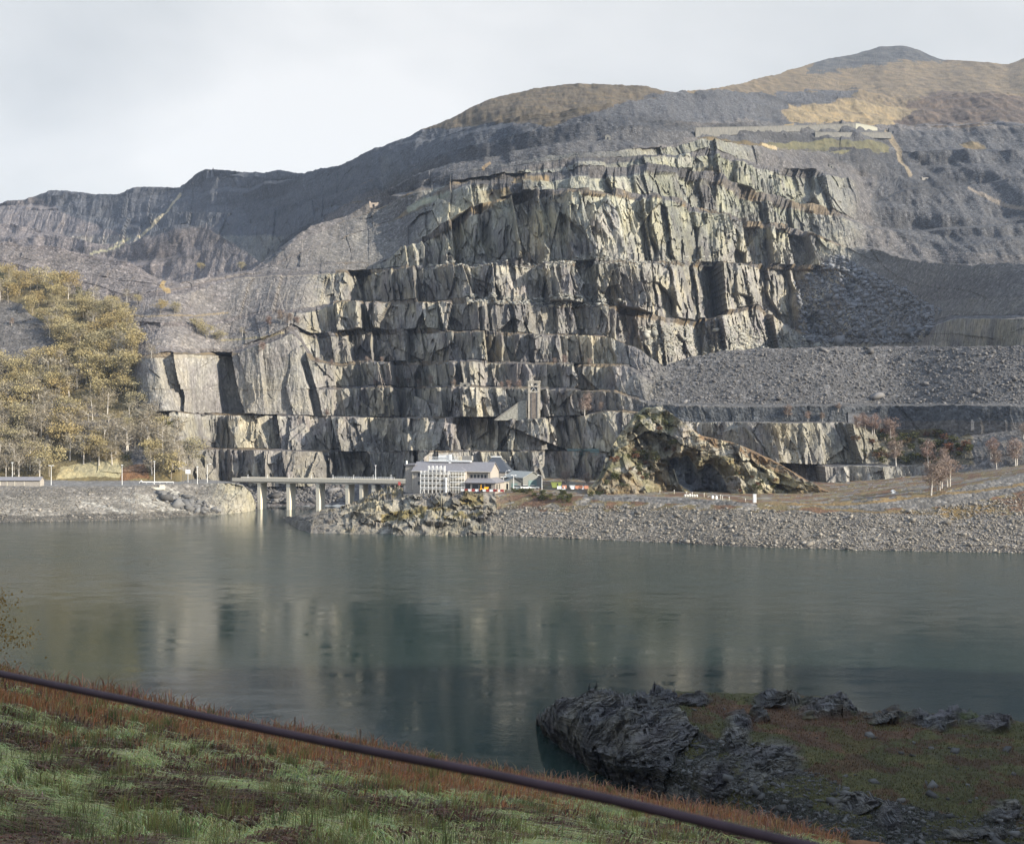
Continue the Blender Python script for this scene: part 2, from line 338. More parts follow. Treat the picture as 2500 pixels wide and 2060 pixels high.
# T7
lv([(-500, 650), (0, 655), (150, 690), (300, 737), (450, 722), (590, 680), (700, 676), (820, 668), (930, 660), (1200, 651), (1500, 648), (1700, 648), (1900, 655), (2050, 662), (2100, 690), (2300, 735), (2500, 730), (2600, 735), (3000, 810)],
   [(-500, 1.4), (700, 1.4), (790, .9), (850, .35), (1900, .35), (2040, .5), (2100, 1.1), (3000, 1.2)],
   wmix([(-500, 0, 0), (300, 4, 0), (600, 8, 0), (830, 6, 4), (1000, 13, 9), (1500, 14, 10), (1900, 10, 8), (2060, 6, 2), (2150, 0, 0), (3000, 0, 0)], 7),
   [(-500, 0), (740, .2), (830, .9), (1480, 1.2), (1950, 1.2), (2060, .8), (2110, .3), (3000, .2)], 52, dz=3.8, off=[(-500,0),(850,0),(856,-6),(901,-6),(905,0),(915,0),(921,-5),(951,-5),(955,0),(1150,0),(1156,-9),(1212,-9),(1216,0),(1290,0),(1296,-5),(1326,-5),(1330,0),(1390,0),(1396,-7),(1446,-7),(1450,0),(1560,0),(1566,-9),(1636,-9),(1640,0),(1720,0),(1726,-8),(1786,-8),(1790,0),(1860,0),(1866,-12),(1936,-12),(1940,0),(3000,0)], lean=.12, pc=695)
# T8 the great face
lv([(-500, 625), (0, 625), (150, 650), (300, 690), (420, 702), (590, 664), (700, 655), (800, 640), (930, 640), (980, 605), (1060, 576), (1100, 560), (1160, 520), (1250, 490), (1330, 478), (1500, 472), (1650, 500), (1720, 520), (1800, 540), (1900, 562), (2000, 585), (2060, 605), (2150, 612), (2250, 640), (2500, 650), (2600, 660), (3000, 770)],
   [(-500, 1.4), (900, 1.4), (960, .5), (1080, .36), (1500, .36), (1900, .4), (2040, .6), (2100, 1.2), (3000, 1.3)],
   wmix([(-500, 0, 0), (900, 3, 1), (1000, 8, 4), (1500, 12, 6), (1900, 10, 6), (2060, 10, 3), (2150, 40, 4), (2300, 110, 8), (2500, 170, 10), (3000, 220, 0)], 8),
   [(-500, 0), (900, .1), (970, .9), (1080, 1.1), (1900, 1.1), (2040, .6), (2110, .15), (3000, .1)], 100, dz=[(-500,0),(960,1),(1080,6),(2000,6),(2080,2),(2150,8),(3000,30)], off=[(-500,0),(1010,0),(1016,-6),(1076,-6),(1080,0),(1175,0),(1181,-10),(1256,-10),(1260,0),(1330,0),(1336,-7),(1386,-7),(1390,0),(1520,0),(1526,-9),(1596,-9),(1600,0),(1790,0),(1796,-16),(1876,-16),(1880,0),(1890,0),(1896,-18),(1966,-18),(1970,0),(3000,0)], lean=.12, pc=580)
# T9
lv([(-500, 615), (0, 615), (150, 632), (300, 670), (420, 698), (590, 672), (700, 630), (800, 600), (860, 570), (930, 545), (1040, 505), (1100, 470), (1150, 460), (1220, 449), (1400, 432), (1550, 428), (1640, 430), (1740, 440), (1800, 470), (1900, 500), (2000, 520), (2060, 530), (2150, 560), (2250, 560), (2500, 545), (2600, 555), (3000, 720)],
   [(-500, 1.4), (980, 1.4), (1080, .7), (1500, .75), (1700, .5), (2000, .4), (2090, 1.), (2140, 1.4), (3000, 1.4)],
   wmix([(-500, 0, 0), (980, 3, 0), (1080, 12, 4), (1500, 14, 6), (1900, 10, 6), (2060, 8, 3), (2150, 12, 3), (3000, 14, 3)], 9),
   [(-500, 0), (980, .15), (1070, .6), (1400, .55), (1640, .9), (1950, 1.0), (2080, .3), (2130, .0), (3000, 0)], 52, dz=[(-500,0),(960,1),(1080,9),(2000,8),(2080,3),(3000,3)], off=[(-500,0),(1170,0),(1176,-6),(1221,-6),(1225,0),(1300,0),(1306,-8),(1396,-8),(1400,0),(1500,0),(1506,-6),(1556,-6),(1560,0),(1655,0),(1661,-8),(1716,-8),(1720,0),(1800,0),(1806,-10),(1856,-10),(1860,0),(1880,0),(1886,-9),(1931,-9),(1935,0),(3000,0)], lean=.12, pc=490)
# T10
lv([(-500, 600), (0, 600), (56, 610), (150, 612), (300, 650), (420, 696), (590, 680), (706, 600), (800, 560), (850, 530), (930, 505), (1000, 480), (1100, 445), (1250, 418), (1400, 402), (1500, 398), (1640, 385), (1720, 372), (1780, 390), (1900, 420), (2000, 428), (2080, 436), (2130, 500), (2200, 470), (2500, 440), (2600, 460), (3000, 680)],
   [(-500, 1.4), (980, 1.4), (1080, .8), (1500, 1.0), (1640, .4), (1900, .4), (2060, .8), (2120, 1.3), (3000, 1.4)],
   wmix([(-500, 0, 0), (980, 3, 0), (1100, 10, 3), (1500, 14, 5), (1900, 12, 4), (2060, 8, 2), (3000, 10, 2)], 10),
   [(-500, 0), (1000, .1), (1100, .5), (1300, .55), (1500, .4), (1640, .8), (1900, .9), (2050, .4), (2100, 0), (3000, 0)], 44, dz=[(-500,0),(960,1),(1080,7),(2000,6),(2080,3),(3000,3)], off=[(-500,0),(1290,0),(1296,-8),(1386,-8),(1390,0),(1480,0),(1486,-7),(1556,-7),(1560,0),(1700,0),(1706,-8),(1741,-8),(1745,0),(1760,0),(1766,-7),(1796,-7),(1800,0),(1900,0),(1906,-12),(1986,-12),(1990,0),(3000,0)], lean=.12, pc=430)
# near spur / rim of the quarry
lv([(-500, 592), (0, 592), (56, 604), (133, 600), (242, 624), (322, 640), (403, 693), (500, 690), (585, 677), (706, 588), (760, 552), (850, 519), (890, 497), (930, 497), (1000, 450), (1100, 425), (1250, 395), (1400, 375), (1550, 365), (1640, 350), (1700, 342), (1800, 350), (1900, 362), (2000, 368), (2180, 372), (2500, 365), (2600, 390), (3000, 640)],
   [(-500, 1.4), (1400, 1.3), (1640, .8), (1700, .45), (1780, .5), (1900, 1.4), (3000, 1.4)],
   [(-500, 500), (0, 480), (300, 420), (600, 320), (760, 200), (900, 90), (1100, 40), (1400, 24), (1700, 16), (2100, 16), (3000, 30)],
   [(-500, 0), (1100, 0), (1300, .15), (1450, .1), (1640, .6), (1780, .6), (1860, 0), (3000, 0)], 22)
# middle slopes
lv([(-500, 540), (0, 545), (100, 562), (230, 592), (322, 592), (380, 565), (440, 548), (500, 555), (585, 608), (640, 645), (706, 572), (850, 500), (950, 465), (1000, 435), (1100, 405), (1250, 365), (1400, 343), (1550, 336), (1700, 328), (2140, 322), (2200, 332), (2500, 330), (2600, 345), (3000, 560)],
   [(-500, 1.4), (1200, 1.4), (3000, 1.6)], [(-500, 320), (300, 300), (640, 260), (850, 160), (1100, 80), (1400, 30), (1800, 14), (3000, 20)], 0, 30)
lv([(-500, 508), (0, 510), (130, 516), (300, 535), (440, 520), (600, 520), (700, 500), (850, 465), (1000, 405), (1100, 375), (1250, 330), (1400, 300), (1550, 300), (1700, 305), (2140, 300), (2500, 298), (2600, 310), (3000, 450)],
   [(-500, 1.2), (1200, 1.4), (3000, 1.5)], [(-500, 60), (1250, 50), (1500, 40), (1700, 60), (3000, 80)], [(-500, .0), (600, .3), (800, .3), (1000, .0), (3000, 0)], 40)
# dark waste banks below the moor
lv([(-500, 502), (0, 500), (60, 498), (125, 478), (330, 472), (430, 466), (515, 436), (735, 440), (850, 412), (1000, 360), (1100, 325), (1250, 285), (1400, 262), (1550, 246), (1650, 226), (1735, 224), (1872, 232), (2085, 221), (2200, 236), (2500, 228), (3000, 215)],
   [(-500, 1.0), (850, 1.1), (1200, 1.7), (1650, 1.7), (1900, 2.2), (3000, 2.3)], [(-500, 25), (900, 30), (1300, 60), (1700, 120), (2100, 90), (3000, 60)], [(-500, .08), (700, .12), (850, .2), (1000, 0), (3000, 0)], 46)
# skyline
lv([(-500, 480), (-100, 505), (0, 495), (12, 488), (60, 490), (70, 484), (118, 466), (130, 464), (200, 472), (270, 481), (320, 460), (340, 456), (430, 456), (470, 430), (500, 418), (530, 416), (650, 422), (672, 414), (735, 424), (760, 418), (800, 408), (850, 392), (930, 360), (1000, 330), (1100, 288), (1200, 240), (1300, 213), (1380, 200), (1450, 203), (1560, 212), (1650, 223), (1760, 214), (1900, 181), (2010, 145), (2080, 135), (2130, 122), (2150, 113), (2210, 113), (2240, 124), (2300, 145), (2400, 152), (2460, 158), (2480, 150), (2520, 135), (2700, 100), (3000, 150)],
   [(-500, 1.1), (900, 1.4), (1250, 2.2), (1650, 2.3), (2000, 2.3), (2170, 2.2), (3000, 2.2)], 300, 0, 60, dz=-120, scree=[(-500, .6), (1200, .6), (2120, .5), (3000, .5)])
QF = fan(PXM, Y0, Z0, T, seed=3, scree=.7, sm=26., smY=30., tips=1.)
PX, PY, RK, BN = QF['PX'], QF['PY'], QF['rock'], QF['bench']
print('terrain', QF['X'].shape, 'Ymax', QF['Y'].max())
def vary(x, y, sc, s): return fbm(x/sc, y/sc, s, 4)
XX, YY, ZZ = QF['X'], QF['Y'], QF['Z']
vv = vary(XX, YY+ZZ*1.3, 55., 900)
jx = PX + 22*vary(XX, YY+ZZ, 30., 905); jy = PY + 12*vary(XX, YY+ZZ, 30., 915)   # ragged zone edges
def colour(*c): return np.array(c, float)
SLATE = colour(.097, .089, .085); PURPLE = colour(.138, .119, .113); DARKSL_SHADE = colour(.052, .056, .064); ROCK = colour(.225, .21, .182); SLAB = colour(.27, .255, .225)
MOOR = colour(.115, .092, .066); OCHRE = colour(.168, .133, .086); HEATH = colour(.080, .062, .052); BRGRASS = colour(.14, .092, .05); WOODG = colour(.13, .105, .055); GREENSC = colour(.10, .115, .105)
col = np.zeros(PX.shape+(3,)); col[:] = SLATE
col += (PURPLE-SLATE)*np.clip((900-PX)/500, 0, 1)[..., None]
def paint(mask, c, k=1.0):
    m = (mask*k)[..., None] if mask.dtype != bool else (mask.astype(float)*k)[..., None]
    col[:] = col*(1-m)+c*m
def soft(poly, s=0): return inpoly(jx, jy, poly)
spk = np.ones(PX.shape); gra = np.zeros(PX.shape)
def grassy(m, c, k=1., sp=.15):
    paint(m, c, k); mm = m.astype(float)*k
    spk[:] = spk*(1-mm)+sp*mm; gra[:] = gra*(1-mm)+mm
# far left ridge, its shade put into the slate colour; dark waste
paint(soft([(-500, 400), (1250, 250), (1250, 345), (1000, 415), (850, 500), (640, 640), (585, 600), (500, 545), (330, 590), (160, 520), (90, 480), (-500, 500)]), DARKSL_SHADE, .8)
paint(soft([(1250, 250), (1650, 215), (2095, 212), (2085, 240), (1912, 262), (1900, 300), (1700, 300), (1500, 330), (1200, 350)]), DARKSL_SHADE, .6)
paint(soft([(1200, 350), (1500, 320), (1900, 300), (2200, 320), (3000, 280), (3000, 640), (2500, 620), (2250, 600), (2120, 520), (2150, 440), (2000, 365), (1700, 340), (1400, 380), (1150, 420), (960, 480), (930, 440)]), colour(.064, .063, .065), .8)
bl_ = np.clip(2.2*fbm(XX/90., ZZ/16., 955, 4), 0, 1)*(PY < 640); col *= (1-.38*bl_)[..., None]
# moorland
grassy(soft([(980, 330), (1100, 250), (1380, 180), (1660, 210), (1640, 228), (1500, 255), (1350, 310), (1250, 300), (1120, 300)]), MOOR*.66)
sky_zone = soft([(1640, 228), (1760, 200), (2170, 60), (2700, 60), (3000, 100), (3000, 305), (2160, 300), (1925, 300), (1912, 262), (2090, 240), (2090, 218), (1872, 232), (1735, 224)])
grassy(sky_zone, MOOR)
grassy(soft([(1925, 302), (1912, 265), (2000, 250), (2150, 245), (2240, 268), (2220, 300), (2080, 298)]), OCHRE)
grassy(soft([(2360, 262), (2470, 262), (2490, 282), (2400, 285)]), OCHRE*.85)
grassy(soft([(2220, 245), (2300, 225), (2520, 235), (2600, 300), (2180, 300), (2240, 270)]), HEATH)
paint(soft([(1990, 150), (2120, 105), (2240, 105), (2310, 150), (2200, 150), (2100, 165), (1960, 182)]), DARKSL_SHADE*1.05, .85)
# grass shelf under the long wall
grassy(soft([(1860, 352), (1960, 343), (2170, 350), (2180, 375), (2000, 366), (1880, 362)]), colour(.095, .088, .055))
grassy(soft([(1740, 335), (1860, 352), (1880, 364), (1790, 352), (1700, 342)]), OCHRE*.55)
grassy(soft([(2350, 350), (2390, 340), (2430, 358), (2390, 362)]), OCHRE*.7)
# brown grass on upper quarry ledges
for p in ([(1240, 430), (1335, 420), (1340, 440), (1250, 446)], [(1100, 480), (1240, 455), (1260, 480), (1250, 500), (1150, 520), (1060, 560), (1080, 520)], [(1330, 490), (1440, 468), (1560, 478), (1540, 492), (1360, 500)], [(1690, 402), (1780, 402), (1785, 420), (1700, 415)], [(430, 862), (560, 864), (560, 874), (420, 874)]):
    grassy(soft(p), colour(.135, .105, .068))
# wood floor and clearings on the left
grassy(soft([(-500, 640), (0, 655), (140, 700), (300, 760), (330, 830), (335, 1000), (480, 1120), (480, 1190), (-500, 1190)]), WOODG)
for p in ([(-20, 730), (60, 745), (150, 850), (160, 870), (60, 905), (-60, 920)], [(115, 985), (215, 975), (250, 1010), (160, 1020), (120, 1010)], [(190, 1025), (300, 1012), (330, 1050), (310, 1110), (210, 1060)], [(290, 1030), (330, 1060), (370, 1130), (330, 1140), (300, 1090)]):
    m = soft(p); paint(m, SLATE*.95); spk[m] = 1; gra[m] = 0
paint(soft([(150, 1135), (290, 1125), (300, 1165), (140, 1170)]), colour(.34, .30, .19), .8)
grassy(soft([(300, 1140), (360, 1130), (370, 1175), (290, 1175)]), colour(.125, .07, .04))
# bushy slopes low on the right
grassy(soft([(2070, 1040), (2280, 1050), (2300, 1090), (2360, 1060), (2380, 1140), (2090, 1135), (2060, 1080)]), colour(.075, .062, .035), .85)
grassy(soft([(1660, 1060), (1800, 1075), (2020, 1140), (1980, 1150), (1700, 1085)]), BRGRASS)
# rock
rmask = np.clip(RK*1.3, 0, 1)
patch = np.clip(1.1+2.6*fbm(XX/34., ZZ/24., 933, 4), 0, 1)          # debris chutes break the upper faces
rmask = rmask*np.where(PY < 640, np.clip(patch+np.clip((PY-480)/160., 0, 1)*.6, 0, 1), np.clip(patch+.55, 0, 1))
rc = ROCK*(1+.5*vv[..., None]) + np.array([.0, .012, .0])*np.clip((700-PY)/200, 0, 1)[..., None]
fr2 = (PX < 930) & (PY < 575) & (jx+2*jy < 1900); rc[fr2] = DARKSL_SHADE*1.25*(1+.4*vv[fr2][:, None])  # left ridge rock darkened too, shade carried in its colour
sl = inpoly(jx, jy, [(325, 870), (420, 850), (720, 800), (770, 860), (790, 1018), (430, 1015), (330, 1010)])
rc[sl] = SLAB*(1+.25*vv[sl][:, None])
rc[inpoly(jx, jy, [(1730, 720), (1830, 730), (1900, 850), (1650, 860)])] = SLAB
pit = inpoly(jx, jy, [(1540, 1000), (1640, 870), (2560, 845), (2560, 1010)]); col[pit] = colour(.098, .092, .088)*(1+.2*vv[pit][:, None])
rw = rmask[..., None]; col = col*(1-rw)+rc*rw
spk = spk*(1-.8*rmask); gra = gra*(1-rmask)
# slate retaining wall band on the right, dry stone
mw = inpoly(PX, PY, [(1560, 990), (2560, 990), (2560, 1028), (1560, 1028)]); col[mw] = colour(.075, .078, .082)
# ledge edges: brown grass lines
be = (BN > .3) & (PX > 330) & (PX < 2070) & (PY > 440) & (PY < 1140) & ~((PX > 1560) & (PY > 845)) & ~((PX < 820) & (PY < 862))
k = np.clip(.45+1.9*fbm(XX/16., YY/16., 77, 3), 0, 1)*be
col = col*(1-k[..., None])+colour(.135, .105, .072)*k[..., None]; gra = np.maximum(gra, k*.8); spk = spk*(1-.4*k)
# tramway inclines and tracks
for line, wdt, c in (([(440, 476), (405, 520), (375, 550), (340, 578)], 3.2, (.26, .22, .15)), ([(316, 583), (270, 603), (222, 617)], 2.6, (.28, .25, .16)),
                  ([(2170, 318), (2195, 360), (2222, 430)], 6, (.17, .135, .09)), ([(1860, 352), (1895, 362)], 3, (.3, .24, .15)), ([(575, 680), (640, 676), (800, 668)], 1.6, (.2, .17, .13)),
                  ([(1000, 512), (1040, 490), (1092, 476)], 7, (.2, .2, .15)), ([(2370, 460), (2440, 490), (2510, 512)], 4, (.17, .14, .11)), ([(400, 690), (392, 705), (410, 715)], 5, (.25, .18, .09)),
                  ([(1180, 410), (1195, 395)], 4, (.2, .14, .08)), ([(310, 772), (480, 772), (560, 768)], 2, (.19, .15, .10)), ([(540, 830), (640, 830), (690, 815)], 2, (.2, .17, .11))):
    m = near_line(PX, PY, line, wdt); col[m] = c; spk[m] = .4
msk = np.stack([rmask, spk, gra], -1)
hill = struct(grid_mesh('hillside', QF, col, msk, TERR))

# ------------------------------------------------------------------ shores
def waterY(py): return [(x, EYE*F/(y-HZ)) for x, y in py]
def shore(name, pxs, wl, tops, seed, scree=.5, colr=None, rest=None):
    f = fan(pxs, waterY(wl), -.6, tops, seed=seed, scree=scree)
    return f
PXL = np.linspace(-400, 623, 620)
LF = fan(PXL, waterY([(-400, 1278), (0, 1276), (100, 1275), (330, 1270), (520, 1257), (590, 1251), (623, 1246)]), -1.0, [
    dict(py=[(-400, 1186), (0, 1186), (300, 1184), (480, 1181), (560, 1181), (592, 1186), (612, 1205), (623, 1232)], cot=[(-400, 1.9), (480, 1.9), (560, .8), (623, .3)], w=[(-400, 66), (500, 50), (560, 24), (600, 8), (623, 2)], amp=[(-400, 0), (500, 0), (550, .5), (623, .6)], n=70, m=10),
    dict(py=1300, Y=720, n=4)], seed=41, scree=.25)
lm = np.clip((LF['PX']-535)/40., 0, 1)*np.clip(LF['Z']/2., 0, 1)*(LF['bench'] < .5)
LF['Y'] = LF['Y']-lm*(3.5*fbm(LF['X']/8., LF['Z']/5., 921, 3)+1.2*facet(LF['X'], LF['Z'], 3.2, 4., 922, .6, .4, .5))
x, y = LF['PX'], LF['PY']; lc = np.zeros(x.shape+(3,)); lc[:] = colour(.185, .166, .140)
vl = vary(LF['X'], LF['Y']*2+LF['Z'], 16., 930)
lc *= (1+.5*vl[..., None])
lc[inpoly(x, y, [(-500, 1170), (600, 1170), (600, 1205), (-500, 1215)])] *= colour(.82, .82, .84)
for ln in ([(300, 1215), (420, 1245)], [(330, 1205), (470, 1252)], [(400, 1195), (545, 1252)], [(200, 1225), (330, 1250)]):
    lc[near_line(x, y+6*vl, ln, 5)] = colour(.27, .25, .215)
wet = y > 1254+8*vl-.02*np.maximum(x-200, 0); lc[wet] = lc[wet]*.55
lr = np.clip(LF['rock']*1.6, 0, 1); lc = lc*(1-lr[..., None])+colour(.27, .25, .20)*lr[..., None]
lc[LF['bench'] > .8] = colour(.17, .16, .15)
struct(grid_mesh('left_shore', LF, lc, np.stack([lr, 1-lr, lr*0], -1), TERR))

PXS = np.concatenate([np.linspace(686, 1240, 420, endpoint=False), np.linspace(1240, 2900, 780)])
SF = fan(PXS, waterY([(686, 1262), (700, 1275), (730, 1294), (760, 1303), (830, 1306), (1000, 1308), (1230, 1309), (1500, 1320), (1800, 1335), (2100, 1345), (2500, 1352), (2900, 1360)]), -1.0, [
    dict(py=[(686, 1266), (720, 1270), (760, 1268), (830, 1258), (900, 1250), (1000, 1246), (1100, 1245), (1230, 1265), (2900, 1290)], cot=[(686, 5), (760, 3), (900, 2.0), (1100, 1.9), (1230, 2), (2900, 2.1)], w=[(686, .1), (760, 2), (1000, 3), (1180, 1), (1240, .02), (2900, .02)], amp=[(686, .1), (760, .15), (1150, .2), (1230, .1), (1260, 0), (2900, 0)], n=44),
    dict(py=[(686, 1262), (720, 1264), (760, 1259), (830, 1250), (880, 1240), (930, 1227), (985, 1213), (1050, 1209), (1230, 1208), (1300, 1206), (1500, 1213), (1850, 1226), (2050, 1224), (2300, 1195), (2400, 1177), (2500, 1160), (2900, 1110)], cot=[(686, 5), (830, 2.2), (1000, 1.5), (1230, 2), (2900, 2.1)],
         w=[(686, 2), (760, 16), (830, 28), (880, 55), (930, 95), (985, 150), (1440, 150), (2000, 160), (2300, 150), (2500, 140), (2900, 130)], amp=[(686, .1), (760, .15), (1150, .2), (1230, .1), (1260, 0), (2900, 0)], n=56, m=26),
    dict(py=1320, Y=[(686, 640), (980, 700), (1000, 760), (2900, 760)], n=3)], seed=61, scree=[(686, .3), (1250, .25), (2300, .3), (2900, .3)][0][1])
fr_m = np.clip((1225-SF['PX'])/40., 0, 1)*np.clip((SF['PX']-700)/230., .22, 1)*np.clip((SF['Z']+.6)/1.5, 0, 1)
back = np.where(SF['PX'] > 985, np.clip((508-SF['Y'])/6., 0, 1), 1)
X_, Y_ = SF['X'], SF['Y']; uu = X_*.8+Y_*.6+SF['Z']*.5
SF['Z'] = SF['Z']+fr_m*back*(2.6*fbm(X_/11., Y_/8., 871, 3)+1.1*facet(uu, Y_*.8-X_*.6, 3.6, 2.2, 880, .5, .5, .5)+.7*fbm(X_/1.8, Y_/1.8, 890, 3)-.3)
SF['Y'] = SF['Y']-fr_m*back*np.clip(SF['Z']/3., 0, 1)*(4.5*fbm(X_/13., SF['Z']/5., 901, 3)+1.5*facet(X_+SF['Z'], SF['Z'], 3.4, 2.4, 910, .6, .5, .5))
x, y = SF['PX'], SF['PY']; sv = vary(SF['X'], SF['Y']*2+SF['Z'], 14., 940); sv2 = vary(SF['X'], SF['Y']+SF['Z'], 5., 950)
sc_ = np.zeros(x.shape+(3,)); sc_[:] = colour(.165, .146, .122)
sc_ *= (1+.35*sv[..., None])
sc_[x > 2050] *= colour(.92, .94, 1.0)
top = y < 1243+16*sv+.008*(x-1250); sg = np.zeros(x.shape)
vt = top & (x > 1210) & (sv2 > -.12); sc_[vt] = colour(.145, .115, .065); sg[vt] = 1
vt = top & (x > 1210) & (sv2 > .12); sc_[vt] = colour(.125, .075, .05)
gr = inpoly(x+14*sv, y, [(1425, 1203), (1600, 1212), (1850, 1228), (1850, 1236), (1600, 1228), (1420, 1218)]); sc_[gr] = colour(.14, .128, .115); sg[gr] = 0
gr = inpoly(x+14*sv, y, [(2040, 1232), (2250, 1210), (2520, 1150), (2520, 1195), (2300, 1230), (2100, 1240)]); sc_[gr] = colour(.135, .124, .112); sg[gr] = 0
for ln in ([(1880, 1228), (2060, 1226), (2200, 1214), (2350, 1200), (2520, 1180)], [(2060, 1243), (2180, 1246), (2300, 1250)]):
    m = near_line(x, y+5*sv2, ln, 3.2); sc_[m] = colour(.155, .112, .062); sg[m] = 1
m = inpoly(x+20*sv, y+14*sv2, [(2270, 1240), (2340, 1225), (2430, 1222), (2440, 1250), (2330, 1262)]); sc_[m] = colour(.16, .11, .05); sg[m] = 1
rr = np.clip(SF['rock']*2.2, 0, 1); rr[:] *= 1
rcol = np.zeros_like(sc_); rcol[:] = colour(.215, .195, .155); rcol *= (1+.5*sv2[..., None])
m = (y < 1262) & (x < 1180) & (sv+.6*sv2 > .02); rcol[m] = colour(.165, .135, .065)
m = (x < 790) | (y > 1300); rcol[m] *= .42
rr = np.maximum(rr, fr_m*back); rr[(SF['bench'] > .8) & (back < .5)] = 0
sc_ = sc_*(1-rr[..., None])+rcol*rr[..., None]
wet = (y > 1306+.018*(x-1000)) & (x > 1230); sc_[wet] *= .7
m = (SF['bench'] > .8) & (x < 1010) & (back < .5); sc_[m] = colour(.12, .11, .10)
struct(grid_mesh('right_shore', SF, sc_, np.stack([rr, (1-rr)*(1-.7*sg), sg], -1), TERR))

# knoll
PXK = np.linspace(1434, 2085, 560)
sil = [(1434, 1190), (1450, 1180), (1465, 1160), (1480, 1120), (1500, 1080), (1520, 1052), (1545, 1020), (1571, 996), (1614, 996), (1652, 1026), (1709, 1064), (1785, 1082), (1830, 1100), (1880, 1122), (1950, 1160), (2000, 1186), (2050, 1208), (2085, 1218)]
def frac(a): return [(p, 1200+(y-1200)*a if p < 1990 else 1216+(y-1216)*a) for p, y in sil]
KF = fan(PXK, [(1434, 497), (1500, 506), (1640, 521), (1800, 512), (2000, 508), (2085, 518)], 11.5, [
    dict(py=frac(.35), cot=[(1434, .8), (1560, .9), (1640, .3), (1660, .1), (1790, .1), (1830, .8), (2085, 1.0)], w=[(1434, 1), (1630, 2), (1660, 1), (1800, 1), (2085, 1)], amp=[(1434, .25), (1600, .3), (1800, .35), (2000, .3), (2085, .15)], n=40),
    dict(py=frac(.72), cot=[(1434, .8), (1560, .9), (1640, .5), (1660, .25), (1790, .3), (1830, .8), (2085, 1.0)], w=[(1434, 1), (1800, 3), (2085, 1)], amp=[(1434, .25), (1600, .3), (1800, .35), (2000, .3), (2085, .15)], n=44),
    dict(py=sil, cot=[(1434, .9), (1600, 1.0), (2085, 1.2)], w=[(1434, 10), (1600, 20), (1800, 16), (2085, 5)], amp=[(1434, .25), (1600, .3), (1800, .35), (2000, .3), (2085, .15)], n=36),
    dict(py=1300, Y=[(1434, 600), (1600, 625), (1800, 600), (2085, 545)], n=12)], seed=83, scree=.5)
kd = KF['rock'] > .05
KF['Y'] = KF['Y']-np.where(kd, 5.5*fbm(KF['X']/13., KF['Z']/10., 851, 4)+2.2*fbm(KF['X']/3.4, KF['Z']/3.0, 855, 3)+1.3*facet(KF['X']+.4*KF['Z'], KF['Z'], 4.5, 5., 857, .7, .5, .5)+.8*facet(KF['X'], KF['Z'], 1.8, 2.4, 858, .7, .5, .5), 0)
KF['Z'] = KF['Z']+np.where(kd, 1.6*fbm(KF['X']/6., KF['Y']/6., 861, 3), 0)*np.clip((KF['Z']-12)/4., 0, 1)
# hollow: set back the old working in the knoll's flank
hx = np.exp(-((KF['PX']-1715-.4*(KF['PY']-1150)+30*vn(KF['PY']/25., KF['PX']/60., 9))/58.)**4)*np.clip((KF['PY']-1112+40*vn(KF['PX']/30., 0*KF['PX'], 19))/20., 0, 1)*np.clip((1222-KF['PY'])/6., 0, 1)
KF['Y'] = KF['Y']+(9+5*vn(KF['X']/7., KF['Z']/9., 8))*hx
x, y = KF['PX'], KF['PY']; kv = vary(KF['X'], KF['Y']+KF['Z']*1.4, 7., 960); kv2 = vary(KF['X'], KF['Y']+KF['Z'], 20., 965)
kr = np.clip(.55+2.6*kv+.0*kv2, 0, 1)*(KF['rock'] > .1); kr[hx > .4] = 1
kr[(x < 1640) & (kv2 > -.25)] *= .6
kc = np.zeros(x.shape+(3,)); kc[:] = colour(.165, .14, .085); kc[kv2 > .15] = colour(.14, .105, .062); kc[(x < 1640) & (kv2 < .0)] = colour(.14, .13, .075)
kc[(x > 1690) & (y < 1200+(np.interp(x, [p[0] for p in sil], [p[1] for p in sil])-1200)*.8)] = colour(.15, .10, .06)
kc = kc*(1-kr[..., None])+(colour(.27, .245, .19)*(1+.3*kv[..., None]))*kr[..., None]
kc[hx > .5] = colour(.10, .105, .11)  # shade of the hollow painted into the rock colour
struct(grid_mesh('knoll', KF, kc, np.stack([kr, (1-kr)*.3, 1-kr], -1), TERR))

# ------------------------------------------------------------------ near ground: rocky headland and grass slope
PXP = np.linspace(1308, 2980, 900)
wlP = [(1308, 1772), (1345, 1812), (1400, 1855), (1440, 1890), (1520, 1925), (1700, 1985), (2000, 2100), (2500, 2200), (2980, 2300)]
topP = [(1308, 1770), (1320, 1758), (1335, 1738), (1360, 1728), (1400, 1712), (1440, 1698), (1470, 1698), (1500, 1706), (1525, 1722), (1560, 1708), (1600, 1691), (1650, 1690), (1700, 1695), (1760, 1700), (1850, 1699), (1900, 1702), (2000, 1704), (2060, 1712), (2092, 1748), (2130, 1752), (2165, 1743), (2200, 1745), (2260, 1752), (2330, 1752), (2400, 1756), (2500, 1774), (2980, 1815)]
def mixp(a): return [(p, (1-a)*np.interp(p, *zip(*wlP))+a*np.interp(p, *zip(*topP))) for p in range(1308, 2981, 8)]
ZT = [(1308, -.3), (1322, 2.6), (1360, 5.4), (1440, 7.0), (1650, 7.2), (2000, 6.2), (2092, 5.4), (2500, 5.0), (2980, 5.0)]
ZB = [(1308, -.8), (1560, -.8), (1700, .6), (1900, 2.6), (2100, 3.6), (2980, 4.4)]
def YofZ(py, a): return [(p, (EYE-(np.interp(p, *zip(*ZB))*(1-a)+np.interp(p, *zip(*ZT))*a))*F/(v-HZ)) for p, v in py]
Yw = YofZ([(p, np.interp(p, *zip(*wlP))) for p in range(1308, 2981, 8)], 0)
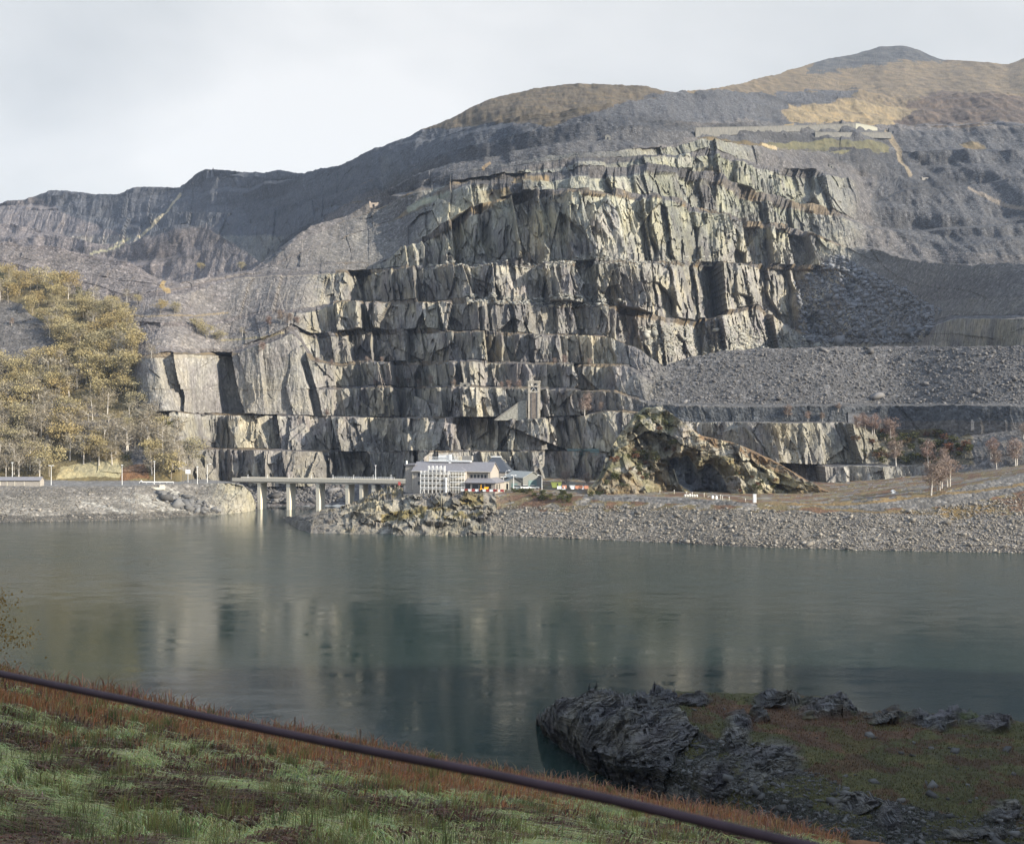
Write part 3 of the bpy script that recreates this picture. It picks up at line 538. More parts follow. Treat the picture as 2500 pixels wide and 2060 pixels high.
PF = fan(PXP, Yw, ZB, [dict(py=mixp(.3), Y=YofZ(mixp(.3), .5), n=90), dict(py=mixp(.65), Y=YofZ(mixp(.65), .8), n=120), dict(py=topP, Y=YofZ(topP, 1), n=110, w=2, m=3), dict(py=1850, Y=188, n=8)], seed=97, scree=.0, sm=4)
x, y = PF['PX'], PF['PY']; X, Yp = PF['X'], PF['Y']
# slaty outcrops: strata rising to the right
u = X*.92+Yp*.38; vq = -X*.38+Yp*.92
out_m = inpoly(x+30*vn(X/3., Yp/3., 5), y+18*vn(X/3., Yp/3., 6), [(1300, 1690), (1640, 1680), (1650, 1740), (1700, 1790), (1640, 1850), (1600, 1960), (1300, 1960)]).astype(float)
blobs = [(1800, 1800, 40, 60), (1880, 1860, 90, 50), (1740, 1900, 60, 50), (1830, 1930, 40, 20), (2030, 1725, 90, 28), (1900, 1712, 60, 14), (1850, 1752, 20, 10), (2160, 1750, 50, 14), (2280, 1765, 70, 18), (2450, 1985, 50, 26), (2170, 2000, 30, 22), (2290, 1748, 90, 10), (1660, 1960, 60, 40), (1560, 1900, 50, 40), (2420, 1765, 60, 14), (1690, 1715, 50, 12), (2100, 1960, 60, 14), (2380, 2040, 80, 14)]
for bx, by, rx, ry in blobs:
    q = ((x-bx+12*vn(X/2., Yp/2., 11)*2)/rx)**2+((y-by+8*vn(X/2., Yp/2., 12)*2)/ry)**2
    out_m = np.maximum(out_m, np.clip(1.5-q*1.2, 0, 1))
out_m = np.clip(out_m, 0, 1)
fr = facet(u, vq, 6., 1.6, 300, .06, .5)*.35+facet(u, vq, 2.8, .8, 310, .12, .6)*.55+facet(u, vq, 1.1, .35, 320, .2, .8)*.7+.9*fbm(u/5., vq/1.6, 321, 3)
edge = np.clip((np.arange(x.shape[0])/12.), 0, 1)[:, None]
base_n = .5*fbm(X/5., Yp/5., 330, 4)+.16*fbm(X/.7, Yp/.7, 340, 3)
PF['Z'] = PF['Z']+edge*(base_n*(1-out_m)+out_m*(fr*1.15+.55+.25*fbm(X/.6, Yp/.6, 350, 2)))
tip_ = np.clip((1420-x)/90., 0, 1)*np.clip((y-1745)/40., 0, 1)*np.clip((1900-y)/60., 0, 1)
lay = (PF['Z']-.34*X-.08*Yp)/1.05; lay = lay+.5*fbm(X/3., Yp/3., 361, 2); lf = lay-np.floor(lay)
PF['Y'] = PF['Y']-out_m*edge*(1.5*h2(np.floor(lay), np.floor(X/5.+.3*np.floor(lay)), 371)+.7*lf)
g1 = vary(X, Yp, 9., 970); g2 = vary(X, Yp, 2.4, 975)
pc = np.zeros(x.shape+(3,)); pc[:] = colour(.058, .054, .022)
redm = inpoly(x+60*g1, y+30*g1, [(1700, 1715), (2000, 1720), (2100, 1755), (2250, 1770), (2220, 1800), (2100, 1840), (1980, 1830), (1900, 1790), (1780, 1760)])
pc[g2 > .1] = colour(.060, .038, .02); pc[redm] = colour(.074, .042, .024); pc[redm & (g2 > .12)] = colour(.065, .052, .02)
st = inpoly(x+40*g1, y+40*g1, [(1500, 1880), (1700, 1800), (1860, 1830), (2000, 1900), (2300, 1990), (2500, 2000), (2500, 2200), (1500, 2200)]) & (g2 > -.08)
pc[st] = colour(.036, .034, .026)
pc[inpoly(x, y, [(2300, 1748), (2370, 1744), (2400, 1756), (2330, 1758)])] = colour(.09, .11, .025)
pc = pc*(1-out_m[..., None])+colour(.085, .080, .073)*(1+.8*vary(u, vq*4, 3., 976)[..., None])*out_m[..., None]
pg = (1-out_m)*np.where(st, .2, 1)
struct(grid_mesh('headland', PF, pc, np.stack([out_m, np.where(st, 1., .25)*(1-out_m), pg], -1), BEDDED))

EY = [(-900, 60), (0, 70), (700, 85), (1100, 100), (1500, 110), (1850, 100), (2060, 95), (2500, 90)]
EP = [(-900, 1480), (0, 1652), (350, 1722), (700, 1796), (1100, 1868), (1500, 1940), (1850, 2006), (2060, 2062), (2500, 2150)]
BY = [(-900, 22), (0, 26), (800, 28), (1250, 32), (1600, 45), (1900, 70), (2060, 88), (2500, 84)]
BP = [(-900, 2110), (1250, 2085), (1900, 2062), (2060, 2075), (2500, 2165)]
PXF = np.linspace(-900, 2450, 500)
GF = fan(PXF, 5.0, 37.3, [dict(py=BP, Y=BY, n=30), dict(py=EP, Y=EY, n=150, w=1.5, m=2), dict(py=2120, Y=[(-900, 90), (1100, 125), (2450, 118)], n=20)], seed=121, scree=0.)
X, Yg = GF['X'], GF['Y']
lump = (.55*fbm(X/3.2, Yg/4.2, 400, 4)+.16*fbm(X/.8, Yg/.9, 410, 3))
far = np.clip((Yg-18)/12., 0, 1)*np.clip((145-Yg)/15., 0, 1)
GF['Z'] = GF['Z']+far*lump
ga = vary(X, Yg, 4., 980); gb = vary(X, Yg, 1.3, 985)
# how far up the slope towards its edge (0 near, 1 at the edge)
prg = np.clip((np.interp(GF['PX'], *zip(*BP))-GF['PY'])/(np.interp(GF['PX'], *zip(*BP))-np.interp(GF['PX'], *zip(*EP))), 0, 1.2)
GF['prg'] = prg
redw = np.clip((prg-.72+.5*ga+.00016*(GF['PX']-300))*4., 0, 1)
brw = np.clip(((gb+ga)*1.0-.0)*6, 0, 1)
GF['red'] = redw; GF['brown'] = brw
gc = np.zeros(X.shape+(3,)); gc[:] = colour(.105, .125, .055); gc = gc*(1+.5*gb[..., None])
gc = gc*(1-brw[..., None])+colour(.085, .05, .038)*brw[..., None]
gc = gc*(1-redw[..., None])+colour(.15, .075, .038)*redw[..., None]
struct(grid_mesh('grass_slope', GF, gc, np.stack([X*0, X*0+.1, X*0+1], -1), NEARROCK))

# mountainside behind the road, which keeps the near ground in shade
gx = np.linspace(-500, 1500, 120); gy = np.concatenate([np.linspace(-1100, -200, 40, endpoint=False), np.linspace(-200, 2, 70)])
MX, MY = np.meshgrid(gx, gy)
MZ = 38 + np.clip(-MY-4, 0, None)*.42*np.clip((1100-MX)/500, .3, 1) + 40*fbm(MX/260., MY/260., 600, 4)*np.clip((-MY-5)/80, 0, 1)
shoulder = np.interp(MY, [-1100, -600, -160, -75, -32, -10, 2], [330, 330, 306, 268, 226, 110, 20])*np.exp(-((MX-560)/150.)**2)
MZ = np.maximum(MZ, 30+shoulder); MZ -= np.clip((MX-60)/200., 0, 1)*30*np.clip((MY+30)/32., 0, 1)
bcol = np.zeros(MX.shape+(3,)); bcol[:] = colour(.08, .075, .045)
struct(grid_mesh('valley_side', dict(X=MX, Y=MY, Z=MZ), bcol, np.stack([MX*0, MX*0+.3, MX*0+1], -1), TERR, True))

# ------------------------------------------------------------------ lake
m, t, b = newmat('lake_water')
g = N(t, 'ShaderNodeNewGeometry'); P = g.outputs['Position']
big = noise(t, scaled(t, P, (.007, .02, 1)), 1., 3., .5, .4)
sy = N(t, 'ShaderNodeSeparateXYZ'); t.links.new(P, sy.inputs[0])
yy = math_(t, 'MULTIPLY', math_(t, 'ADD', math_(t, 'ADD', sy.outputs[1], math_(t, 'MULTIPLY', sy.outputs[0], .25)), math_(t, 'MULTIPLY', big, 110.)), .00125)
wind = ramp(t, yy, [(.25, .08), (.38, .15), (.50, .95), (.63, .85), (.70, .35), (.78, .1)])
wv = math_(t, 'ADD', noise(t, scaled(t, P, (1.1, 1.7, 1)), 1., 4., .6, .3), math_(t, 'MULTIPLY', noise(t, scaled(t, P, (.22, .35, 1)), 1., 2., .5), .9))
bp = N(t, 'ShaderNodeBump', i_Distance=.16); t.links.new(wv, bp.inputs['Height']); paws = ramp(t, noise(t, scaled(t, P, (.10, .22, 1)), 1., 5., .65), [(.36, .35), (.62, 1.9)]); t.links.new(math_(t, 'MULTIPLY', math_(t, 'MULTIPLY', wind, paws), .6), bp.inputs['Strength']); t.links.new(bp.outputs[0], b.inputs['Normal'])
b.inputs['Base Color'].default_value = (.018, .030, .025, 1); t.links.new(math_(t, 'ADD', math_(t, 'MULTIPLY', math_(t, 'MULTIPLY', wind, wind), .20), .0), b.inputs['Roughness']); b.inputs['IOR'].default_value = 1.33; b.inputs['Specular IOR Level'].default_value = .5
me = bpy.data.meshes.new('lake'); me.from_pydata([(-900, 20, 0), (900, 20, 0), (900, 760, 0), (-900, 760, 0)], [], [(0, 1, 2, 3)]); me.materials.append(m)
lake = bpy.data.objects.new('lake', me); C.collection.objects.link(lake); struct(lake)
# lake bed / base ground under everything, out to the horizon
me = bpy.data.meshes.new('ground'); me.from_pydata([(-9000, -3000, -4), (9000, -3000, -4), (9000, 12000, -4), (-9000, 12000, -4)], [], [(0, 1, 2, 3)])
mg, tg, bgm = newmat('lake_bed'); bgm.inputs['Base Color'].default_value = (.09, .085, .08, 1); bgm.inputs['Roughness'].default_value = .95
me.materials.append(mg); gr_o = bpy.data.objects.new('ground', me); C.collection.objects.link(gr_o); struct(gr_o)

# ------------------------------------------------------------------ air
hz = bpy.data.meshes.new('haze'); bmz = bmesh.new(); bmesh.ops.create_cube(bmz, size=1.0); bmz.to_mesh(hz); bmz.free()
ho = bpy.data.objects.new('haze', hz); C.collection.objects.link(ho); ho.scale = (5000, 4400, 700); ho.location = (0, 1000, 345)
mh = bpy.data.materials.new('air'); mh.use_nodes = True; mh.node_tree.nodes.clear()
pv = N(mh.node_tree, 'ShaderNodeVolumePrincipled'); mo_ = N(mh.node_tree, 'ShaderNodeOutputMaterial'); mh.node_tree.links.new(pv.outputs[0], mo_.inputs['Volume'])
pv.inputs['Color'].default_value = (.62, .74, .95, 1); pv.inputs['Density'].default_value = 0.00005; pv.inputs['Anisotropy'].default_value = .0
hz.materials.append(mh); ho['kind'] = 'stuff'; ho['label'] = 'thin bluish autumn haze over the valley'; ho['category'] = 'haze'
# ------------------------------------------------------------------ object helpers
class MB:
    def __init__(s): s.v = []; s.f = []
    def add(s, vs, fs):
        o = len(s.v); s.v += [tuple(v) for v in vs]; s.f += [tuple(i+o for i in f) for f in fs]; return s
    def box(s, x0, x1, y0, y1, z0, z1):
        return s.add([(x0, y0, z0), (x1, y0, z0), (x1, y1, z0), (x0, y1, z0), (x0, y0, z1), (x1, y0, z1), (x1, y1, z1), (x0, y1, z1)],
                     [(0, 3, 2, 1), (4, 5, 6, 7), (0, 1, 5, 4), (1, 2, 6, 5), (2, 3, 7, 6), (3, 0, 4, 7)])
    def tube(s, pts, rad, n=6):
        pts = [Vector(p) for p in pts]; rad = rad if hasattr(rad, '__len__') else [rad]*len(pts)
        o = len(s.v)
        for i, p in enumerate(pts):
            d = (pts[min(i+1, len(pts)-1)]-pts[max(i-1, 0)]).normalized()
            a = d.orthogonal().normalized(); b = d.cross(a)
            for k in range(n):
                q = 2*math.pi*k/n; s.v.append(tuple(p+(a*math.cos(q)+b*math.sin(q))*rad[i]))
        for i in range(len(pts)-1):
            for k in range(n):
                s.f.append((o+i*n+k, o+i*n+(k+1) % n, o+(i+1)*n+(k+1) % n, o+(i+1)*n+k))
        s.f.append(tuple(o+k for k in range(n))[::-1]); s.f.append(tuple(o+(len(pts)-1)*n+k for k in range(n)))
        return s
    def prism(s, poly, y0, y1):      # poly in x,z extruded along y
        n = len(poly); o = len(s.v)
        s.v += [(x, y0, z) for x, z in poly]+[(x, y1, z) for x, z in poly]
        s.f += [tuple(o+i for i in range(n)), tuple(o+n+i for i in range(n))[::-1]]
        s.f += [(o+i, o+n+i, o+n+(i+1) % n, o+(i+1) % n) for i in range(n)]
        return s
    def prismx(s, poly, x0, x1):     # poly in y,z extruded along x
        n = len(poly); o = len(s.v)
        s.v += [(x0, y, z) for y, z in poly]+[(x1, y, z) for y, z in poly]
        s.f += [tuple(o+i for i in range(n))[::-1], tuple(o+n+i for i in range(n))]
        s.f += [(o+i, o+(i+1) % n, o+n+(i+1) % n, o+n+i) for i in range(n)]
        return s
    def slab(s, a, b, c, d, th):     # a sheet of thickness th under the quad abcd
        a, b, c, d = map(Vector, (a, b, c, d)); nn = (b-a).cross(c-a).normalized()*th
        return s.add([a, b, c, d, a-nn, b-nn, c-nn, d-nn], [(0, 1, 2, 3), (7, 6, 5, 4), (0, 4, 5, 1), (1, 5, 6, 2), (2, 6, 7, 3), (3, 7, 4, 0)])
    def build(s, name, mat, parent=None):
        me = bpy.data.meshes.new(name); me.from_pydata(s.v, [], s.f); me.materials.append(mat)
        o = bpy.data.objects.new(name, me); C.collection.objects.link(o)
        if parent: o.parent = parent
        return o
def thing(name, label, cat, loc=(0, 0, 0), rz=0., group=None):
    o = bpy.data.objects.new(name, None); C.collection.objects.link(o); o.empty_display_size = .5
    o.location = loc; o.rotation_euler = (0, 0, rz); o['label'] = label; o['category'] = cat
    if group: o['group'] = group
    return o
def tag(o, label, cat, group=None):
    o['label'] = label; o['category'] = cat
    if group: o['group'] = group
    return o
def copy_tree(o, parent=None):
    c = o.copy(); C.collection.objects.link(c); c.parent = parent
    for ch in list(o.children): copy_tree(ch, c)
    return c
def simple(name, c, rough=.8, metal=0., var=.25, scale=3., spec=.3):
    m, t, b = newmat(name)
    tcn = N(t, 'ShaderNodeTexCoord')
    n = ramp(t, noise(t, tcn.outputs['Object'], scale, 5., .65), [(.3, 1-var), (.7, 1+var)])
    t.links.new(mixc(t, 1., tuple(c), n, 'MULTIPLY'), b.inputs['Base Color'])
    b.inputs['Roughness'].default_value = rough; b.inputs['Metallic'].default_value = metal; b.inputs['Specular IOR Level'].default_value = spec
    return m
def pt(px, py, Y): return Vector(((px-1250)/F*Y, Y, EYE+(HZ-py)/F*Y))
def ground(px, py, fs=None):
    """the first terrain met along a sight line"""
    best = None
    for f in (fs or (LF, SF, KF, QF)):
        if px < f['pxs'][0] or px > f['pxs'][-1]: continue
        p = surf(f, px, py)
        if abs(HZ-(p.z-EYE)/p.y*F-py) > 6: continue
        if best is None or p.y < best.y: best = p
    return best if best is not None else surf(QF, px, py)

CONC = simple('pale_concrete', (.58, .52, .41)); CONCD = simple('grey_concrete', (.27, .25, .22)); ASPH = simple('asphalt', (.06, .06, .06))
WALLM = simple('grey_masonry', (.31, .275, .235), scale=2.); SLROOF = simple('slate_roof', (.17, .16, .165), .6, scale=2.); DKROOF = simple('dark_roof', (.05, .055, .065), .6)
GLASSD = simple('dark_glass', (.015, .017, .02), .15, spec=.5); WHITE = simple('white_paint', (.78, .77, .74), .5, var=.08); STEEL = simple('galvanised_steel', (.78, .76, .72), .5, var=.1)
GREENM = simple('grey_green_cladding', (.17, .17, .155), .7); LIME = simple('lime_paint', (.20, .23, .06), .6); ORANGE = simple('orange_plastic', (.34, .15, .09), .7); YELLOW = simple('yellow_paint', (.80, .38, .02), .45)
RED = simple('red_plastic', (.32, .06, .05), .7); TYRE = simple('black_rubber', (.02, .02, .02), .9); WOODP = simple('weathered_wood', (.13, .10, .075), .9); RUST = simple('rusted_iron', (.10, .068, .05), .8)
MASON = simple('dry_stone', (.17, .16, .14), .95, var=.5, scale=1.2); MASOND = simple('dark_dry_stone', (.10, .10, .105), .95, var=.5, scale=1.2); SILVER = simple('silver_car_paint', (.50, .52, .52), .3, .4, .05); TIMBER = simple('grey_timber', (.36, .32, .26), .9, var=.4, scale=1.5)
SHEETING = simple('white_sheeting', (.62, .58, .50), .7, var=.15, scale=1.); GREENF = simple('green_steel_paint', (.12, .18, .17), .6)

# ------------------------------------------------------------------ bridge over the inlet
A = Vector(((570-1250)/F*616, 616, 13.4)); B = Vector(((1002-1250)/F*590, 590, 13.4))
dv = (B-A); Lb = Vector((dv.x, dv.y, 0)).length; ang = math.atan2(dv.y, dv.x)
br = thing('road_bridge', 'long concrete road bridge on tall slab piers across the inlet', 'bridge', A, ang)
MB().box(0, Lb, -1, 7, -.95, 0).build('deck', CONCD, br)
s_ = MB()
for k in range(5):
    x0 = [0, 12.6, 26, 39.3, 52.5][k]; x1 = [12.6, 26, 39.3, 52.5, Lb][k]
    pts = [(x0, -.96), (x1, -.96), (x1, -1.5)]+[(x0+(x1-x0)*(1-i/8), -1.5+.4*math.sin(math.pi*i/8)) for i in range(1, 8)]+[(x0, -1.5)]
    s_.prism(pts, -.7, .2)
s_.build('girder', CONC, br)
MB().box(0, Lb, -1.25, -1.004, -.6, .95).build('parapet', simple('deck_concrete', (.42, .38, .31)), br)
MB().box(0, Lb, 7.004, 7.25, -.7, 1.05).build('parapet', CONC, br)
rl = MB()
for i in range(28): rl.tube([(Lb*.58+i*1.1, -1.1, 1.25), (Lb*.58+i*1.1, -1.1, 2.1)], .06, 4)
rl.tube([(Lb*.58, -1.1, 1.7), (Lb*.58+29.7, -1.1, 1.7)], .09, 4); rl.tube([(Lb*.58, -1.1, 2.1), (Lb*.58+29.7, -1.1, 2.1)], .06, 4)
rl.build('railing', WHITE, br)
for px in (633, 704, 776, 848, 882, 912):
    # meet the sight line with the bridge axis
    q = (px-1250)/F; tt = (q*A.y-A.x)/(dv.x-q*dv.y); xx = tt*Lb
    p_ = MB(); wd = .85
    p_.add([(xx-wd, -.4, -1.51), (xx+wd, -.4, -1.51), (xx+wd, 6, -1.51), (xx-wd, 6, -1.51), (xx-wd*.85, -.1, -16), (xx+wd*.85, -.1, -16), (xx+wd*.85, 5.6, -16), (xx-wd*.85, 5.6, -16)],
           [(0, 1, 2, 3), (7, 6, 5, 4), (1, 0, 4, 5), (2, 1, 5, 6), (3, 2, 6, 7), (0, 3, 7, 4)])
    p_.build('pier', CONC, br)
def onbridge(px):
    q = (px-1250)/F; tt = (q*A.y-A.x)/(dv.x-q*dv.y); return A+dv*tt
def small_post(px, top, lab, grp):
    p = onbridge(px); h = (HZ-top)/F*p.y+EYE-p.z
    t_ = thing('bridge_lamp', lab, 'lamp post', p+Vector((math.sin(ang)*-5, 5, 0)), ang, grp)
    MB().tube([(0, 0, 0), (0, 0, h)], [.10, .07], 6).build('pole', STEEL, t_)
    MB().box(-.25, .25, -.1, .1, h, h+.14).build('lamp_head', STEEL, t_)
for px in (592, 640, 693, 748, 801, 852, 900, 944): small_post(px, 1161, 'short thin grey lamp post standing on the concrete bridge deck', 'short lamp posts along the bridge')
# lamps
def lamp(px, py, top, kind, label, Y=None, name='street_lamp', side=1):
    p = pt(px, py, Y) if Y else ground(px, py)
    h = (py-top)/F*p.y
    t_ = thing(name, label, 'street lamp', p)
    MB().tube([(0, 0, -.3), (0, 0, h*.5), (0, 0, h)], [.13, .11, .08], 8).build('pole', STEEL, t_)
    hd = MB()
    if kind == 'T': hd.box(-1.1, -.35, -.2, .2, h, h+.25).box(.35, 1.1, -.2, .2, h, h+.25).box(-.35, .35, -.06, .06, h+.02, h+.16)
    elif kind == 'arm':
        MB().tube([(0, 0, h), (.25*side, 0, h+.5), (1.2*side, 0, h+.65)], .06, 6).build('arm', STEEL, t_)
        hd.box(min(1.0*side, 1.8*side), max(1.0*side, 1.8*side), -.18, .18, h+.55, h+.8)
    else: hd.box(-.35, .35, -.2, .2, h, h+.3)
    hd.build('lamp_head', WHITE, t_)
    return t_
lamp(125, 1184, 1137, 'T', 'pale lamp post at the right end of the long grey shed')
lamp(298, 1184, 1136, 'x', 'thin lamp post in front of the pale rock outcrop below the wood')
lamp(377, 1182, 1127, 'x', 'tallest white lamp post on the left shore, beside the concrete landing block')
lamp(482, 1181, 1140, 'x', 'lamp post right of the white sign at the foot of the bare cliff')
lamp(506, 1178, 1136, 'arm', 'lamp post with a curved arm at the left approach to the bridge')
lamp(30, 1184, 1130, 'x', 'thin pole rising behind the long grey shed')
p = onbridge(917); lamp(917, HZ-(p.z-EYE)/(p.y+5)*F, 1137, 'x', 'tall lamp post on the right half of the bridge', Y=p.y+5)
# red life-ring board at the bridge end
p = onbridge(976); t_ = thing('life_ring_stand', 'red life ring board at the right end of the bridge', 'life ring', p+Vector((0, -2.2, -.8)))
MB().box(-.06, .06, -.05, .05, -1, 1.0).build('post', STEEL, t_); MB().box(-.55, .55, -.12, .05, -.5, 1.0).build('board', RED, t_)

# ------------------------------------------------------------------ the power station office with its scaffold
def terr(f, x, y):
    px = x/y*F+1250; j = int(np.argmin(np.abs(f['pxs']-px))); k = int(np.argmin(np.abs(f['Y'][:, j]-y))); return float(f['Z'][k, j])
Yb = 512.; xb = (1197-1250)/F*Yb; zb = EYE+(HZ-1198)/F*Yb
HB = math.radians(-15)
hs = thing('office_building', 'grey two storey office with slate roof behind white scaffolding beside the lake', 'building', (xb, Yb, zb), HB)
wl = MB().box(-31.5, 0, 0, 12, -4, 7.4)
wl.prismx([(0, 7.4), (12, 7.4), (6, 10.6)], -31.5, 0)
wl.box(-24, -9.2, -3, -.004, -4, 7.4); wl.build('wall', WALLM, hs)
rf = MB()
rf.slab((-31.9, -.5, 7.25), (.35, -.5, 7.25), (.35, 6, 10.85), (-31.9, 6, 10.85), .22); rf.slab((.35, 12.5, 7.25), (-31.9, 12.5, 7.25), (-31.9, 6, 10.85), (.35, 6, 10.85), .22)
rf.add([(-24.4, -3.4, 7.45), (-8.8, -3.4, 7.45), (-8.8, -.3, 7.45), (-24.4, -.3, 7.45), (-20, 3.2, 9.4), (-13.2, 3.2, 9.4)], [(0, 1, 5, 4), (1, 2, 5), (0, 4, 3), (3, 2, 1, 0)])
rf.build('roof', SLROOF, hs)
for x in (-7.5, -6.1, -4.7, -3.3, -1.9):
    wf = MB().box(x-.55, x+.55, -.06, .0, 4.75, 6.25).build('window', CONCD, hs); MB().box(x-.45, x+.45, -.10, -.062, 4.85, 6.15).build('pane', GLASSD, wf)
for x, z in ((-28.8, 5.2), (-28.8, 2.0)):
    wf = MB().box(x-.6, x+.6, -.06, 0, z-.1, z+1.4).build('window', CONCD, hs); MB().box(x-.5, x+.5, -.10, -.062, z, z+1.3).build('pane', GLASSD, wf)
for x in (-31.4, -.6, -8.9): MB().tube([(x, -.12, 0), (x, -.12, 7.3)], .09, 6).build('downpipe', CONC, hs)
MB().box(-31.9, .35, -.68, -.5, 7.12, 7.3).build('gutter', CONC, hs)
ext = MB().box(-8.7, 3.2, -4.4, -.01, -3, 3.3).box(.01, 3.2, 0, 9, -3, 3.3).build('lean_to', WALLM, hs)
er = MB(); er.add([(-9, -4.9, 3.3), (3.8, -4.9, 3.3), (3.8, 9.4, 3.3), (.02, 9.4, 4.9), (.02, -.02, 4.9), (-9, -.02, 4.9), (-9, -4.9, 3.1), (3.8, -4.9, 3.1), (3.8, 9.4, 3.1)],
                  [(0, 1, 4, 5), (1, 2, 3, 4), (0, 6, 7, 1), (1, 7, 8, 2)]); er.build('lean_to_roof', SLROOF, hs)
for x0, x1 in ((-8.5, -6.7), (-5.9, -3.4), (-3.1, -1.1), (-.7, 1.6)): MB().box(x0, x1, -4.46, -4.404, .1, 2.8).build('glazed_door', GLASSD, hs)
for y in (-3.4, -1.4, 1.2): MB().box(3.204, 3.26, y, y+.9, .6, 2.6).build('window', GLASSD, hs)
an = MB().box(-35.5, -31.51, 3, 14, -2, 9.4).build('annexe', WALLM, hs); MB().box(-35.9, -31.3, 2.6, 14.4, 9.404, 9.9).build('flat_roof', SLROOF, an)
MB().tube([(-35.2, 3.4, 9.9), (-35.2, 3.4, 11.2)], .35, 8).build('flue', WHITE, hs)
# rooftop enclosures and walkway
pl_ = MB().box(-26.5, -9.5, 5.0, 7.4, 10.86, 11.5).build('roof_walkway', WHITE, hs)
MB().box(-22.6, -18.6, 5.2, 7.2, 11.504, 13.4).build('roof_plant_box', STEEL, hs); MB().box(-13, -9, 5.2, 7.2, 11.504, 13.2).build('roof_plant_box', CONCD, hs); MB().box(-14.4, -13.02, 5.2, 7.2, 11.504, 12.9).build('boarding', simple('raw_board', (.6, .47, .26)), hs)
MB().box(-18.4, -17.4, 5.0, 6.2, 9.6, 13.7).build('chimney', WHITE, hs)
for z in (12.0, 12.6): MB().tube([(-26.5, 5.1, z), (-13, 5.1, z)], .09, 5).build('guard_rail', WHITE, hs)
# scaffold
sc = thing('scaffolding', 'white tube scaffolding with boarded lifts in front of the grey office', 'scaffolding', (xb, Yb, zb), HB)
for i in range(8):
    x = -26.6+i*1.6
    for y in (-5.0, -3.6):
        MB().tube([(x, y, -3.4), (x, y, 9.6 if 1 < i < 7 else 7.6)], .12, 5).build('pole', STEEL, sc)
for z in (0.3, 2.2, 4.1, 6.0, 7.9):
    x0, x1 = (-26.6, -15.4) if z < 7 else (-23.4, -17)
    MB().box(x0, x1, -5.0, -3.6, z, z+.12).build('platform', simple('scaffold_board', (.62, .56, .45)) if z == .3 else bpy.data.materials['scaffold_board'], sc)
    for dz in (.5, 1.0):
        MB().tube([(x0, -5.08, z+dz), (x1, -5.08, z+dz)], .11, 5).build('ledger', STEEL, sc)
for i in range(6):
    x = -14.8+i*1.15
    MB().tube([(x, -4.3, -2), (x, -4.3, 7.2)], .08, 5).build('pole', STEEL, sc)
for z in (.4, 2.4, 4.4, 6.4):
    MB().box(-14.8, -9, -4.3, -3.2, z, z+.12).build('platform', bpy.data.materials['scaffold_board'], sc)
    MB().tube([(-14.8, -4.36, z+1), (-9, -4.36, z+1)], .11, 5).build('ledger', STEEL, sc)
MB().box(-14.6, -9.3, -3.16, -3.08, -.5, 6.8).build('sheeting', SHEETING, sc)
for x0, x1, z0, z1 in ((-26.6, -25, -3, 1), (-21.8, -18.6, 0.3, 4.1), (-18.6, -21.8, 4.1, 6)): MB().tube([(x0, -5.1, z0), (x1, -5.1, z1)], .07, 5).build('brace', STEEL, sc)
MB().box(-16.4, -15.9, -5.5, -5.0, -3, 5.0).build('rubbish_chute', WHITE, sc)
# barriers on the forecourt
loc = Matrix.Rotation(HB, 4, 'Z')
def hp(x, y, z=0): return Vector((xb, Yb, zb))+loc @ Vector((x, y, z))
def barrier(name, mat, pos, rz, label, grp, w=1.35, h=.95):
    t_ = thing(name, label, 'barrier', pos, rz, grp)
    MB().prismx([(-.28, 0), (.28, 0), (.2, .25), (.1, .35), (.1, h), (-.1, h), (-.1, .35), (-.2, .25)], -w/2, w/2).build('body', mat, t_)
    MB().box(-w/2+.1, -w/2+.4, -.31, .31, -.002, .16).build('foot', TYRE, t_); MB().box(w/2-.4, w/2-.1, -.31, .31, -.002, .16).build('foot', TYRE, t_)
for i in range(12):
    if i % 2: barrier('barrier', RED, hp(-9.2+i*1.42, -6.2), HB, 'red plastic barrier segment in the row before the lean-to', 'red segments of the forecourt barrier row')
    else: barrier('barrier', WHITE, hp(-9.2+i*1.42, -6.2), HB, 'white plastic barrier segment in the row before the lean-to', 'white segments of the forecourt barrier row')
for x in (-5.3, 4.8): barrier('barrier', ORANGE, hp(x, -5.6 if x < 0 else -6.0), HB+1.2, 'orange barrier turned end-on at the left of the forecourt' if x < 0 else 'orange barrier turned end-on at the right of the forecourt', None)
# yellow dumper
dm = thing('dumper', 'small yellow site dumper parked before the office lean-to', 'dumper', hp(-.9, -5.4), HB+.4)
MB().prism([(-.2, .6), (1.3, .7), (1.7, 1.7), (.1, 1.7)], -.8, .8).build('skip', YELLOW, dm); MB().box(-1.6, -.1, -.55, .55, .5, 1.15).build('chassis', YELLOW, dm)
MB().box(-.7, -.3, -.35, .35, 1.15, 1.55).build('seat', TYRE, dm); r_ = MB(); r_.tube([(-1.2, -.5, 1.15), (-1.2, -.5, 2.6), (-1.2, .5, 2.6), (-1.2, .5, 1.15)], .08, 6); r_.build('roll_bar', YELLOW, dm)
for x in (-1.1, .8):
    for y in (-.8, .8): MB().tube([(x, y-.17, .45), (x, y+.17, .45)], .45, 12).build('wheel', TYRE, dm)
# dark roofed hall behind
q = pt(1206, 1160, 566); hb = thing('hall', 'dark steep roofed hall with a pale ridge behind the grey office', 'building', (q.x, q.y, zb), -.15)
MB().box(-6.5, 6.5, 0, 12, -1, 5.2).build('wall', WALLM, hb)
r_ = MB(); r_.add([(-6.9, -.4, 5.2), (6.9, -.4, 5.2), (6.9, 12.4, 5.2), (-6.9, 12.4, 5.2), (-1.6, 6, 11.4), (1.6, 6, 11.4)], [(0, 1, 5, 4), (1, 2, 5), (2, 3, 4, 5), (3, 0, 4), (3, 2, 1, 0)]); r_.build('roof', DKROOF, hb)
MB().box(-2.2, 2.2, 5.6, 6.4, 11.3, 11.75).build('ridge_cap', WHITE, hb)
